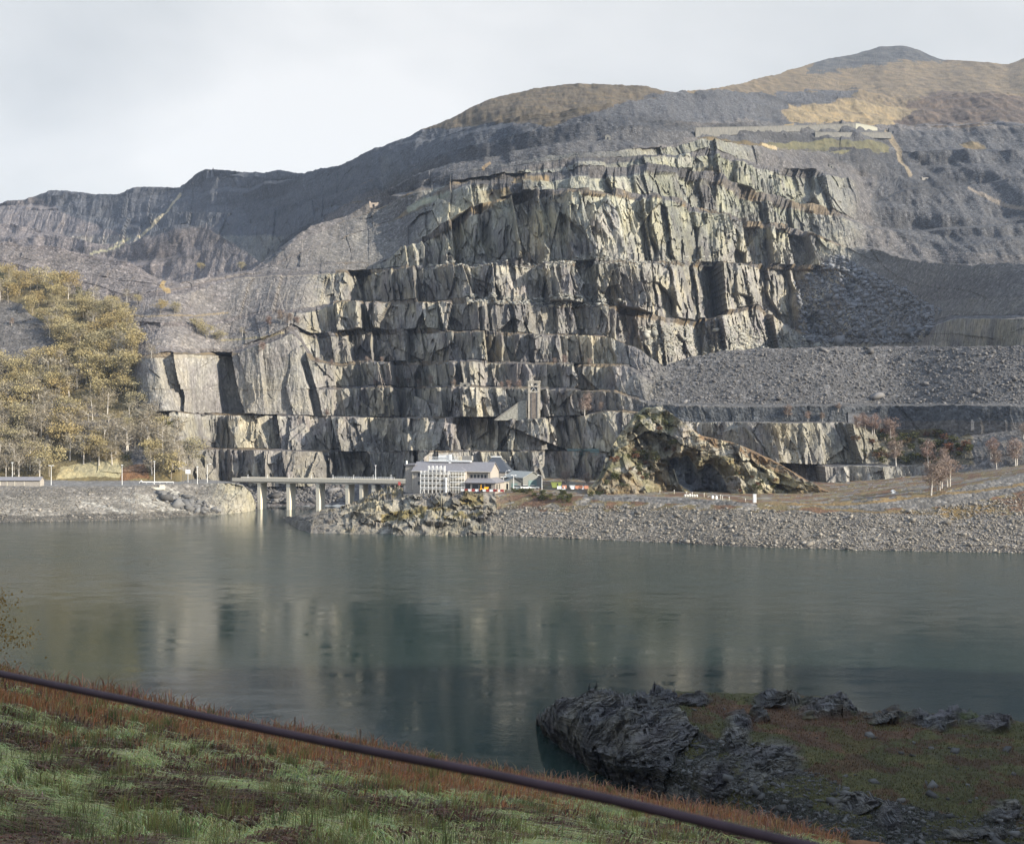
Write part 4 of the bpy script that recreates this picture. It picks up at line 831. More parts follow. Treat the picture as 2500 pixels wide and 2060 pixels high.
# sheds
def shed(px, py, Y, w, d, h, rise, rz, label, wm, rm, door=True):
    q = pt(px, py, Y); t_ = thing('shed', label, 'shed', q, rz)
    w_ = MB().box(-w/2, w/2, 0, d, -1, h); w_.prism([(-w/2, h), (w/2, h), (0, h+rise)], 0, d); w_.build('wall', wm, t_)
    r_ = MB(); r_.slab((-w/2-.4, -.5, h-.15), (0, -.5, h+rise+.15), (0, d+.5, h+rise+.15), (-w/2-.4, d+.5, h-.15), -.15)
    r_.slab((0, -.5, h+rise+.15), (w/2+.4, -.5, h-.15), (w/2+.4, d+.5, h-.15), (0, d+.5, h+rise+.15), -.15); r_.build('roof', rm, t_)
    if door: MB().box(-w*.22, w*.22, -.08, -.004, -1, h*.75).build('door', GREENF, t_)
    return t_
shed(1256, 1192, 530, 5.4, 8, 2.7, 1.6, .1, 'small grey-green gabled shed just right of the office', GREENM, GREENM)
shed(1300, 1191, 540, 9.5, 13, 4.2, 2.2, .62, 'larger grey-green gabled shed beside the car park lamp', GREENM, simple('pale_green_roof', (.26, .26, .24), .7))
q = pt(1237, 1192, 522); kb = thing('kiosk', 'tiny pale kiosk between the office and the small green shed', 'kiosk', q); MB().box(-.9, .9, 0, 2, -.5, 2.6).build('wall', CONC, kb); MB().box(-1.05, 1.05, -.15, 2.15, 2.604, 2.8).build('roof', CONCD, kb); MB().box(-.1, .6, -.05, -.004, -.4, 1.9).build('door', GLASSD, kb)
# cars
def car(px, py, Y, rz, mat, label):
    q = pt(px, py, Y); c = thing('parked_car', label, 'car', q, rz, 'cars parked beside the sheds')
    MB().prism([(-2.1, .35), (2.1, .35), (2.15, .75), (1.9, .88), (1.0, .95), (-1.9, .98), (-2.12, .8)], -.85, .85).build('body', mat, c)
    MB().prism([(-1.75, .98), (1.0, .95), (.35, 1.45), (-1.2, 1.48)], -.74, .74).build('cabin', GLASSD, c)
    MB().prism([(-1.22, 1.484), (.37, 1.454), (.25, 1.52), (-1.1, 1.55)], -.7, .7).build('roof', mat, c)
    for x in (-1.3, 1.35):
        for y in (-.82, .82): MB().tube([(x, y-.1, .33), (x, y+.1, .33)], .33, 12).build('wheel', TYRE, c)
car(1265, 1194, 516, .1, SILVER, 'silver car parked in front of the small green shed')
car(1284, 1194, 514, .05, WHITE, 'white car between two silver cars before the sheds')
car(1303, 1194, 516, -.1, SILVER, 'silver car parked in front of the larger green shed')
lamp(1254, 1194, 1161, 'T', 'double headed lamp post in front of the small green shed', Y=512, name='car_park_lamp')
lamp(1323, 1194, 1164, 'arm', 'lamp post with one head in front of the larger green shed', Y=518, name='car_park_lamp', side=-1)
lamp(1229, 1194, 1165, 'T', 'double headed lamp post against the right gable of the office', Y=524, name='car_park_lamp')
lamp(1235, 1192, 1152, 'arm', 'tall lamp post with an arm rising behind the right end of the office', Y=548, name='car_park_lamp')
# skip, site clutter
q = pt(1358, 1190, 500); sk = thing('skip_container', 'lime green open skip beside the bare tree on the bank', 'skip', q, .05)
MB().prism([(-1.5, 0), (1.5, 0), (2.0, 1.9), (-2.0, 1.9)], -1, 1).build('body', LIME, sk); MB().box(-2.08, 2.08, -1.08, 1.08, 1.904, 2.0).build('rim', LIME, sk); MB().box(.2, .6, -1.06, -1.0, .2, 1.7).build('rib', simple('black_paint', (.03, .03, .03)), sk)
for i, (px, py, m_, lb) in enumerate(((1366, 1193, WHITE, 'white barrier at the right foot of the lime green skip'), (1378, 1191, ORANGE, 'orange barrier left of the leaning bare trunk'), (1374, 1194, WHITE, 'white barrier lying before the leaning bare trunk'),
        (1399, 1193, WHITE, 'white barrier at the left end of the orange pile'), (1409, 1192, ORANGE, 'orange barrier second from the left in the clutter right of the bare tree'), (1417, 1191, ORANGE, 'orange barrier in the middle of the clutter right of the bare tree'),
        (1424, 1193, WHITE, 'white barrier between two orange ones right of the bare tree'), (1431, 1192, ORANGE, 'orange barrier at the right end of the clutter by the knoll'))):
    barrier('barrier', m_, pt(px, py+1, 497), .3*math.sin(i*2.1), lb, None, 1.7, 1.15)
tb = thing('picnic_table', 'pale picnic table top right of the leaning bare tree', 'table', pt(1397, 1190, 505), .1); MB().box(-1.1, 1.1, -.5, .5, .72, .82).build('table_top', WHITE, tb)
for x in (-.8, .8): MB().box(x-.08, x+.08, -.4, .4, 0, .718).build('leg', STEEL, tb)
# long shed on the left shore
q = ground(50, 1186); q.z -= .2
ls = thing('long_shed', 'long low grey shed with a slate roof at the left edge of the shore', 'shed', q, .02)
MB().box(-13, 8.2, 0, 5, -1, 2.7).prismx([(0, 2.7), (5, 2.7), (2.5, 3.7)], -13, 8.2).build('wall', WALLM, ls)
r_ = MB(); r_.slab((-13.2, -.5, 2.5), (8.5, -.5, 2.5), (8.5, 2.5, 3.95), (-13.2, 2.5, 3.95), .12); r_.slab((8.5, 5.5, 2.5), (-13.2, 5.5, 2.5), (-13.2, 2.5, 3.95), (8.5, 2.5, 3.95), .12); r_.build('roof', SLROOF, ls)
for x in (-8.4, -5.6, -2.4, 1.5): MB().box(x-.12, x+.12, -.1, -.004, -.5, 2.5).build('pilaster', CONC, ls)
MB().box(-9.4, -8.6, -.07, -.004, -.5, 1.9).build('door', WHITE, ls)
# sign by the cliff foot
q = ground(458, 1178); sg_ = thing('road_sign', 'white sign board on dark posts at the foot of the wood near the bridge', 'sign', q)
for x in (-2.2, -1.2, 0, 1.2, 2.2): MB().tube([(x, 0, -.5), (x, 0, 3.6)], .13, 6).build('post', MASOND, sg_)
MB().box(-.9, 1.3, -.2, -.1, 4.0, 5.8).build('board', WHITE, sg_); MB().tube([(.2, 0, 0), (.2, -.05, 5)], .1, 6).build('post', STEEL, sg_)
q = ground(345, 1182); bn = thing('litter_bin', 'small white topped bin on the left shore road', 'bin', q); MB().tube([(0, 0, 0), (0, 0, 1.2)], [.35, .4], 10).build('body', MASOND, bn); MB().tube([(0, 0, 1.2), (0, 0, 1.7)], [.42, .3], 10).build('lid', WHITE, bn)
q = ground(385, 1192); lb_ = thing('landing_block', 'broken pale concrete landing block at the top of the left bank', 'concrete block', q, .2)
MB().box(-3, 3, -1, 2.5, -.6, .5).build('slab', CONC, lb_); MB().box(.8, 2.8, -.6, 1.5, .504, 1.4).build('step', CONC, lb_); MB().box(-2.6, -1.6, -1.8, -1.02, -2, .3).build('support', MASOND, lb_)
# long guard rail on the left shore road
gd = thing('guard_rail', 'low steel guard rail along the left shore road', 'guard rail', ground(340, 1180))
MB().box(0, 15, 0, .12, .5, .85).build('rail', STEEL, gd)
for i in range(6): MB().box(i*3-.06+.1, i*3+.06+.1, .124, .26, -.5, .8).build('post', STEEL, gd)

# ------------------------------------------------------------------ quarry structures
q = surf(QF, 1303, 1019); q.z -= 1.0; q.y -= 1.5; u_ = q.y/F
hf = thing('winding_tower', 'tall timber and steel winding tower against the lit quarry terraces', 'tower', q, -.1)
Wt = 11.6*u_; Ht = 92*u_
for x in (-Wt, Wt):
    for y in (0, 4.5): MB().box(x-.45, x+.45, y-.35, y+.35, -3, Ht).build('post', TIMBER, hf)
for z in (Ht-.6, Ht*.86, Ht*.715): MB().box(-Wt-.5, Wt+.5, -.5, -.354, z, z+.6).build('beam', TIMBER, hf)
MB().box(-Wt-.6, Wt+.6, -.6, 5, Ht, Ht+.5).build('cap', TIMBER, hf)
MB().box(-Wt+.46, Wt-.46, -.2, .1, -3, Ht*.70).build('boarded_panel', simple('brown_boarding', (.17, .14, .115), .9, var=.45, scale=.8), hf)
for x in (-1.2, 1.5): MB().box(x-.16, x+.16, -.34, -.204, -2, Ht*.7).build('guide_rail', MASOND, hf)
MB().tube([(-1.6, 1.5, Ht*.84), (1.6, 1.5, Ht*.84)], 1.1, 12).build('winding_drum', MASOND, hf)
for a in (-1, 1): MB().tube([(a*(Wt-.3), .2, Ht*.72), (-a*(Wt-.3), .2, Ht*.97)], .14, 5).build('brace', STEEL, hf)
q2 = surf(QF, 1285, 1021)
rm_ = thing('stone_ramp', 'pale triangular stone ramp running up to the left of the winding tower', 'ramp', (q2.x, q2.y-.5, q2.z-1.0), -.05)
MB().prism([(-15, 0), (0, 0), (0, 9.6), (-2.2, 9.4)], 0, 4).build('wall', simple('pale_rubble', (.27, .255, .215), .95, var=.45, scale=1.), rm_); MB().slab((-15.2, -.15, .1), (-2.2, -.15, 9.5), (-2.2, 4.2, 9.5), (-15.2, 4.2, .1), -.3).build('coping', CONCD, rm_)
# small ruins and huts
def hut(name, px, py, wpx, hpx, label, mat=MASON, roof=None, rz=0., depth=5, cat='hut', f=QF, door=True, sink=.6):
    q = surf(f, px, py); k = q.y/F; w = wpx*k; h = hpx*k
    t_ = thing(name, label, cat, q, rz)
    if roof:
        MB().box(-w/2, w/2, 0, depth, -sink, h*.62).prism([(-w/2, h*.62), (w/2, h*.62), (0, h)], 0, depth).build('wall', mat, t_)
        r_ = MB(); r_.slab((-w/2-.2, -.2, h*.60), (0, -.2, h+.12), (0, depth+.2, h+.12), (-w/2-.2, depth+.2, h*.60), -.1); r_.slab((0, -.2, h+.12), (w/2+.2, -.2, h*.60), (w/2+.2, depth+.2, h*.60), (0, depth+.2, h+.12), -.1); r_.build('roof', roof, t_)
    else:
        wb = MB(); wb.box(-w/2, w/2, 0, .6, -sink, h*.7); wb.box(-w/2, -w/2+.6, .604, depth, -sink, h); wb.box(w/2-.6, w/2, .604, depth, -sink, h*.8); wb.box(-w/2+.604, w/2-.604, depth-.6, depth, -sink, h*.9); wb.build('wall', mat, t_)
    if door: MB().box(-w*.12, w*.12, -.06, -.004, -sink*.2, h*.42).build('doorway', GLASSD, t_)
    return t_
hut('stone_hut', 1484, 341, 14, 14, 'lone gabled stone hut high on the slate slope below the rounded moor', MASON, DKROOF)
hut('drum_house', 912, 505, 22, 14, 'pale ruined drum house on the edge of the near spur', simple('pale_ruin_stone', (.36, .29, .23)), None)
hut('white_hut', 1728, 647, 22, 11, 'white roofed hut on the bench below the great quarry face', simple('white_wash', (.55, .53, .47)), WHITE)
hut('drum_house', 2180, 326, 18, 14, 'dark drum house at the top of the right hand incline', MASOND, None)
hut('ruin', 2262, 440, 22, 9, 'roofless pale ruin on the slate slope far right', simple('ruin_stone', (.3, .27, .23)), None)
hut('ruin', 2030, 410, 10, 10, 'small roofless stone ruin above the top right quarry face', MASON, None)
hut('ruin', 1135, 943, 24, 10, 'small roofless stone ruin on the third terrace left of the winding tower', MASON, None)
hut('ruin', 925, 887, 24, 6, 'low dark ruin on the fourth terrace near its left end', MASOND, None)
hut('white_box', 2182, 1204, 7, 7, 'white box standing alone on the grey ground below the lower cliff', WHITE, WHITE, depth=1.2, f=SF, cat='box', door=False)
q = surf(QF, 2373, 1046); cp = thing('stone_pillar', 'dark square stone pillar standing on the slate terrace at the right', 'pillar', q); k = q.y/F
MB().box(-4*k, 4*k, -.6, .6, -1, 15*k).build('shaft', MASOND, cp); MB().box(-5*k, 5*k, -.8, .8, 15*k+.004, 17*k).build('cap', MASOND, cp); MB().box(-2.5*k, 2.5*k, -.4, .4, 17*k+.004, 21*k).build('finial', MASOND, cp)
for px, h_, lb in ((508, 9, 'left and lower of two rock pinnacles on the far skyline'), (519, 13, 'right and taller of two rock pinnacles on the far skyline')):
    q = surf(QF, px, 423); k = q.y/F; b_ = MB()
    b_.tube([(0, 0, -8), (.4*k, 0, 3*k), (1.5*k, 0, h_*k)], [6*k, 3.8*k, .8*k], 6); tag(b_.build('rock_pinnacle', MASOND), lb, 'rock').location = q
# long walls on the upper terrace
def wallrun(name, pts, label, mat, th=1.5, f=QF):
    base = [surf(f, x, y0) for x, y0, y1 in pts]; o = base[0]
    t_ = thing(name, label, 'wall', o); m_ = MB(); vs = []
    n = len(pts)
    for p, (x, y0, y1) in zip(base, pts):
        h = (y0-y1)/F*p.y
        for dy, z in ((-.5, -1.), (-.2, h), (th, h), (th, -1.)): vs.append((p.x-o.x, p.y+dy-o.y, p.z-o.z+z))
    fs = [(0, 1, 2, 3), tuple(4*(n-1)+k for k in (3, 2, 1, 0))]
    for i in range(n-1):
        for k in range(4): fs.append((4*i+k, 4*i+4+k, 4*i+4+(k+1) % 4, 4*i+(k+1) % 4))
    m_.add(vs, fs).build('masonry', mat, t_); cpm = MB()
    for i in range(n-1):
        a, b2 = Vector(vs[4*i+1]), Vector(vs[4*i+5]); cpm.slab(a+Vector((0, -.25, .3)), b2+Vector((0, -.25, .3)), b2+Vector((0, th+.4, .3)), a+Vector((0, th+.4, .3)), .29)
    cpm.build('coping', mat, t_); return t_
PW = simple('long_wall_stone', (.118, .112, .100), .95, var=.3, scale=.3)
wallrun('retaining_wall', [(1698, 336, 313), (1740, 332, 312), (1800, 326, 311), (1850, 321, 310), (1950, 319, 307), (2040, 318, 304), (2087, 317, 302), (2088.5, 317, 302)], 'long straight stone retaining wall under the ochre field', PW)
wallrun('retaining_wall', [(2089, 317, 302), (2110, 317, 305), (2130, 317, 309), (2142, 317, 313)], 'short pale whitewashed end of the long stone wall under the moor', simple('pale_wall', (.25, .24, .19)))
wallrun('retaining_wall', [(1990, 333, 323), (2050, 333, 324), (2110, 334, 324), (2176, 336, 324)], 'lower grey stone wall running to the dark drum house', PW)
wallrun('dry_stone_wall', [(2070, 1028, 1008), (2100, 1028, 1008), (2145, 1029, 1009), (2146, 1029, 1009)], 'squared dark dry stone block in the terrace wall behind the birches', MASOND)
# green palisade fence by the pit road
fp = [surf(QF, x, 1112) for x in (1386, 1404, 1424, 1444, 1462)]; o = fp[0]
pf = thing('palisade_fence', 'grey-green palisade fence in shade below the terrace left of the knoll', 'fence', o)
for a, b2 in zip(fp[:-1], fp[1:]):
    m_ = MB()
    for i in range(9):
        c_ = a.lerp(b2, i/9)-o; m_.box(c_.x-.14, c_.x+.14, c_.y-.05, c_.y, c_.z, c_.z+3.3)
    m_.build('panel', GREENF, pf)
    m_ = MB(); m_.tube([a-o+Vector((0, .1, 2.6)), b2-o+Vector((0, .1, 2.6))], .09, 4); m_.tube([a-o+Vector((0, .1, .7)), b2-o+Vector((0, .1, .7))], .09, 4); m_.build('rail', GREENF, pf)
for a in fp: MB().box(a.x-o.x-.1, a.x-o.x+.1, a.y-o.y+.12, a.y-o.y+.3, a.z-o.z-.5, a.z-o.z+3.1).build('post', GREENF, pf)
# things along the track below the knoll
q = ground(1843, 1227, (SF,)); wc = thing('portable_cabin', 'tall narrow white cabin standing on the bank below the knoll', 'cabin', q); k = q.y/F
MB().box(-3.6*k, 3.6*k, 0, 1.2, -.1, 19*k).build('body', WHITE, wc); MB().box(-4*k, 4*k, -.1, 1.3, 19*k+.004, 20.5*k).build('roof', WHITE, wc); MB().box(-2.2*k, 2.2*k, -.05, -.004, .1, 14*k).build('door', simple('cream_panel', (.7, .69, .64), .5, var=.06), wc)
q = ground(1670, 1213, (SF,)); k = q.y/F; sb = thing('bag_stack', 'row of white filled bags stacked below the shaded hollow of the knoll', 'bags', q, -.05)
for i in range(6):
    b_ = MB(); x = (3+i*5.6)*k; b_.tube([(x, .5, -.05), (x, .5, .25), (x, .5, .65), (x, .5, (.9 if i != 2 else 1.15))], [.36, .44, .43, .28], 8); b_.build('bag', SHEETING, sb)
for px, py, w_, lb in ((1741, 1217, 5, 'left of two white blocks beside the track below the knoll'), (1750, 1218, 5, 'right of two white blocks beside the track below the knoll')):
    q = ground(px, py, (SF,)); k = q.y/F; b_ = thing('concrete_block', lb, 'block', q, .3); MB().prism([(-w_/2*k, 0), (w_/2*k, 0), (w_/2*k*.8, 7*k), (-w_/2*k*.8, 7*k)], 0, .7).build('body', WHITE, b_); MB().tube([(0, .35, 7*k), (0, .35, 7.9*k)], .1, 6).build('lifting_eye', STEEL, b_)
q = ground(1736, 1214, (SF,)); pk = thing('plank', 'pale plank leaning beside the white blocks on the track', 'plank', q); MB().add([(-1.2, 0, .5), (1.2, -.2, .2), (1.2, .2, .2), (-1.2, .4, .5), (-1.2, 0, .4), (1.2, -.2, .1), (1.2, .2, .1), (-1.2, .4, .4)], [(0, 1, 2, 3), (7, 6, 5, 4), (0, 4, 5, 1), (1, 5, 6, 2), (2, 6, 7, 3), (3, 7, 4, 0)]).build('board', CONC, pk); MB().box(-1.1, -.95, .1, .3, -.3, .4).build('trestle', STEEL, pk)
for px, py, h_ in ((1611, 1204, 6), (1646, 1205, 8), (1676, 1209, 7), (1690, 1210, 7), (1719, 1213, 8), (1759, 1219, 10), (1764, 1220, 8), (1780, 1221, 7), (1820, 1224, 6)):
    q = ground(px, py, (SF,)); k = q.y/F; mp_ = thing('marker_post', 'thin pale marker post along the track below the knoll', 'post', q, 0, 'marker posts along the knoll track')
    MB().tube([(0, 0, -.2), (0, 0, h_*k)], .11, 6).build('post', CONC, mp_); MB().tube([(0, 0, h_*k+.002), (0, 0, h_*k+.2)], [.17, .12], 6).build('cap', WHITE, mp_)
# ------------------------------------------------------------------ trees
def leafmat(name, c1, c2, c3):
    m, t, b = newmat(name)
    oi = N(t, 'ShaderNodeObjectInfo'); at = N(t, 'ShaderNodeVertexColor', layer_name='leaf')
    base = ramp(t, oi.outputs['Random'], [(0., c1), (.5, c2), (1., c3)])
    t.links.new(mixc(t, 1., base, at.outputs[0], 'MULTIPLY'), b.inputs['Base Color']); b.inputs['Roughness'].default_value = .8
    tr = N(t, 'ShaderNodeBsdfTranslucent'); t.links.new(mixc(t, 1., base, at.outputs[0], 'MULTIPLY'), tr.inputs[0])
    ms = N(t, 'ShaderNodeMixShader'); ms.inputs[0].default_value = .25; t.links.new(b.outputs[0], ms.inputs[1]); t.links.new(tr.outputs[0], ms.inputs[2])
    o = [n for n in t.nodes if n.type == 'OUTPUT_MATERIAL'][0]; t.links.new(ms.outputs[0], o.inputs[0])
    return m
OAKL = leafmat('oak_leaves', (.33, .25, .115), (.36, .295, .15), (.29, .25, .15))
TWIG = leafmat('birch_twigs', (.23, .155, .125), (.25, .19, .15), (.20, .15, .12))
GREYT = leafmat('bare_twigs', (.30, .25, .17), (.26, .22, .16), (.33, .29, .21))
GORSE = leafmat('gorse_leaves', (.07, .075, .025), (.10, .095, .035), (.055, .06, .025))
RUSSET = leafmat('russet_leaves', (.17, .075, .04), (.13, .07, .04), (.10, .075, .035))
EVERG = leafmat('dark_evergreen', (.035, .045, .02), (.045, .05, .022), (.03, .038, .02))
BARK = simple('bark', (.22, .19, .15), .95, var=.4); WBARK = simple('birch_bark', (.52, .47, .41), .8, var=.3); DBARK = simple('dark_bark', (.12, .10, .085), .95)
def cards(cen, size, asp, r, flat=None, tone=None):
    """many small leaf-sized quads; cen (n,3)"""
    n = len(cen)
    a = r.normal(size=(n, 3)); a /= np.linalg.norm(a, axis=1)[:, None]
    if flat is not None: a = flat
    b = r.normal(size=(n, 3)); b -= (b*a).sum(1)[:, None]*a; b /= np.linalg.norm(b, axis=1)[:, None]
    s = size*(.6+.8*r.random(n))[:, None]
    v = np.stack([cen-a*s*.5-b*s*.5*asp*.3, cen-a*s*.1+b*s*.5*asp, cen+a*s*.5, cen-a*s*.1-b*s*.5*asp], 1).reshape(-1, 3)
    return v
def mesh_np(name, v, mat, tone, nv=4):
    me = bpy.data.meshes.new(name); n = len(v)//nv
    me.vertices.add(len(v)); me.vertices.foreach_set('co', v.astype(np.float32).ravel())
    me.loops.add(len(v)); me.loops.foreach_set('vertex_index', np.arange(len(v), dtype=np.int32))
    me.polygons.add(n); me.polygons.foreach_set('loop_start', np.arange(0, len(v), nv, dtype=np.int32)); me.update(calc_edges=True)
    a = me.color_attributes.new('leaf', 'FLOAT_COLOR', 'POINT'); c = np.ones((len(v), 4), np.float32)
    tone = np.asarray(tone); c[:, :3] = np.repeat(tone if tone.ndim == 2 else np.repeat(tone[:, None], 3, 1), nv, 0)
    a.data.foreach_set('color', c.ravel()); me.materials.append(mat); return me
def tree(name, kind, h, w, seed, mats, label, cat='tree', group=None, nleaf=420, leaf=.5, low=.28, trunks=1, asp=.8):
    r = np.random.default_rng(seed); rr = random.Random(seed)
    t_ = thing(name, label, cat, (0, 0, 0), 0, group)
    tb = MB(); ends = []
    for q in range(trunks):
        lean = Vector((rr.uniform(-.12, .12), rr.uniform(-.1, .1), 1))*h
        bx = rr.uniform(-.6, .6)*(trunks > 1)
        p0 = Vector((bx, 0, -.6)); p1 = Vector((bx*1.5+lean.x*.35, lean.y*.35, h*.38)); p2 = Vector((bx*2+lean.x*.7, lean.y*.7, h*.78))
        tb.tube([p0, p1, p2], [h*.022, h*.016, h*.006], 6)
        for k in range(7 if trunks == 1 else 5):
            f_ = rr.uniform(.3, .95); s0 = p0.lerp(p1, f_/.55) if f_ < .55 else p1.lerp(p2, (f_-.55)/.45)
            an = rr.uniform(0, 6.28); up = rr.uniform(.25, .9) if kind != 'birch' else rr.uniform(.9, 1.8)
            d = Vector((math.cos(an), math.sin(an), up)).normalized()*w*.42*rr.uniform(.7, 1.1)
            tb.tube([s0, s0+d*.5+Vector((0, 0, h*.02)), s0+d], [h*.009, h*.006, h*.0025], 5); ends.append(s0+d); ends.append(s0+d*.6)
        ends.append(p2)
    tb.build('trunk', mats[0], t_)
    ncl = 16 if kind != 'birch' else 12
    cl = []
    for k in range(ncl):
        th = r.uniform(0, 6.28); z = r.uniform(low+.06, .93); rad = w*.5*math.sqrt(max(0., 1-((z-(low+.93)/2)/((1.05-low)/2))**2))*r.uniform(.35, .95)
        cl.append((rad*math.cos(th), rad*math.sin(th), z*h))
    cl += [tuple(e) for e in ends]; cl = np.array(cl)
    idx = r.integers(0, len(cl), nleaf)
    tone_c = .78+.4*r.random(len(cl))
    cen = cl[idx]+r.normal(size=(nleaf, 3))*np.array([w*.10, w*.10, h*.055])
    v = cards(cen, leaf, asp, r)
    me = mesh_np('crown', v, mats[1], tone_c[idx]*(.82+.36*r.random(nleaf)))
    o = bpy.data.objects.new('crown', me); C.collection.objects.link(o); o.parent = t_
    return t_
protos = {}
GRP_W = 'trees of the wood on the left slope'
L_OAK = 'round ochre leaved oak among others in the left wood'; L_GREY = 'pale bare branched tree among the oaks of the left wood'
for i in range(6): protos['oak', i] = tree('oak_tree', 'oak', 10, 10.5, 100+i, (BARK, OAKL), L_OAK, group='ochre oaks of the left wood', nleaf=1150, leaf=.5)
for i in range(3): protos['grey', i] = tree('bare_tree', 'oak', 11, 8, 120+i, (WBARK, GREYT), L_GREY, group='bare trees of the left wood', nleaf=700, leaf=.95, asp=.16, low=.3)
for i in range(4): protos['birch', i] = tree('birch_tree', 'birch', 9, 6, 140+i, (WBARK, TWIG), 'bare purplish birch', nleaf=1100, leaf=.8, asp=.2, low=.22, trunks=1+i % 2)
for i in range(3): protos['gorse', i] = tree('gorse_bush', 'oak', 1.8, 2.8, 160+i, (DBARK, GORSE), 'low dark green gorse bush', 'bush', nleaf=300, leaf=.36, low=.02)
for i in range(2): protos['russet', i] = tree('bramble_bush', 'oak', 1.8, 3.0, 170+i, (DBARK, RUSSET), 'russet bush', 'bush', nleaf=260, leaf=.38, low=.02)
protos['ever', 0] = tree('holly_tree', 'oak', 8, 6, 181, (DBARK, EVERG), 'dark evergreen holly on the edge of the left wood', group='dark evergreens in the left wood', nleaf=520, leaf=.55, low=.08)
used = set()
def plant(kind, i, p, scale, label=None, group=None, sz=1.0):
    o = protos[kind, i]
    if (kind, i) in used: o = copy_tree(o)
    used.add((kind, i))
    o.location = p; o.rotation_euler = (0, 0, random.uniform(0, 6.28)); o.scale = (scale, scale, scale*sz)
    if label: o['label'] = label
    if group: o['group'] = group
    elif label and 'group' in o: del o['group']
    return o
wood = [(-60, 660), (0, 668), (70, 690), (150, 705), (215, 735), (290, 760), (315, 800), (330, 850), (325, 960), (345, 1010), (400, 1050), (440, 1075), (478, 1110), (482, 1165), (400, 1172), (300, 1168), (150, 1172), (-60, 1172)]
clear = [[(-80, 745), (60, 755), (140, 850), (150, 880), (60, 915), (-80, 925)], [(110, 990), (215, 975), (252, 1005), (200, 1018), (118, 1010)], [(195, 1035), (300, 1025), (322, 1050), (300, 1085), (215, 1060)], [(288, 1140), (365, 1130), (365, 1178), (288, 1178)], [(150, 1145), (290, 1135), (290, 1180), (150, 1180)]]
pin = lambda x, y, poly: bool(inpoly(np.array([float(x)]), np.array([float(y)]), poly)[0])
cnt = 0; placed = []
rt = random.Random(11)
for tries in range(9000):
    if cnt >= 230: break
    x = rt.uniform(-55, 482); y = rt.uniform(664, 1172)
    if not pin(x, y, wood) or any(pin(x, y, c) for c in clear): continue
    if any((x-a)**2/1.5+(y-b2)**2 < (14)**2 for a, b2 in placed): continue
    placed.append((x, y)); q = surf(QF, x, y) if y < 1158 else ground(x, y)
    k_ = rt.random(); up_ = y < 850
    sc_ = rt.uniform(.95, 1.5)*(.85 if up_ else 1.0)
    if k_ < (.30 if y > 1000 else .62): plant('oak', rt.randrange(6), q, sc_)
    elif k_ < .95: plant('grey', rt.randrange(3), q, sc_*1.0)
    else: plant('ever', 0, q, rt.uniform(.5, .85))
    cnt += 1
# scattered bushes and trees on the tips above the wood
for px, py, hp_, kind, lb in ((392, 765, 34, 'oak', 'left of two ochre bushes on the ledge above the dark heap'), (425, 768, 34, 'oak', 'right of two ochre bushes on the ledge above the dark heap'), (310, 738, 36, 'grey', 'pale bare tree standing alone on the purple tip above the wood'), (335, 742, 26, 'oak', 'small brown bush beside the lone bare tree on the purple tip'),
                          (482, 815, 40, 'oak', 'topmost of the three big ochre bushes right of the dark heap'), (505, 828, 40, 'oak', 'middle of the three big ochre bushes right of the dark heap'), (535, 838, 34, 'oak', 'lowest of the three big ochre bushes right of the dark heap'), (592, 822, 26, 'grey', 'small bare tree by the track above the great slab'),
                          (490, 660, 20, 'oak', 'ochre bush in the dip between the upper tips'), (590, 660, 22, 'oak', 'ochre bush beside the foot of the near spur'), (560, 875, 30, 'grey', 'bare tree on the brow of the great slab'), (640, 865, 32, 'birch', 'bare birch on the right brow of the great slab'), (655, 800, 30, 'birch', 'leftmost birch of the thicket above the great slab'), (685, 790, 36, 'birch', 'second birch of the thicket above the great slab'),
                          (705, 795, 34, 'birch', 'third birch of the thicket above the great slab'), (725, 800, 30, 'birch', 'rightmost birch of the thicket above the great slab'), (370, 880, 44, 'grey', 'tall bare tree on the left brow of the great slab'), (28, 795, 20, 'birch', 'small bare tree alone on the grey scree at far left')):
    q = surf(QF, px, py); h0 = {'oak': 10., 'grey': 11., 'birch': 9.}[kind]; plant(kind, rt.randrange({'oak': 6, 'grey': 3, 'birch': 4}[kind]), q, hp_*q.y/F/h0, lb)
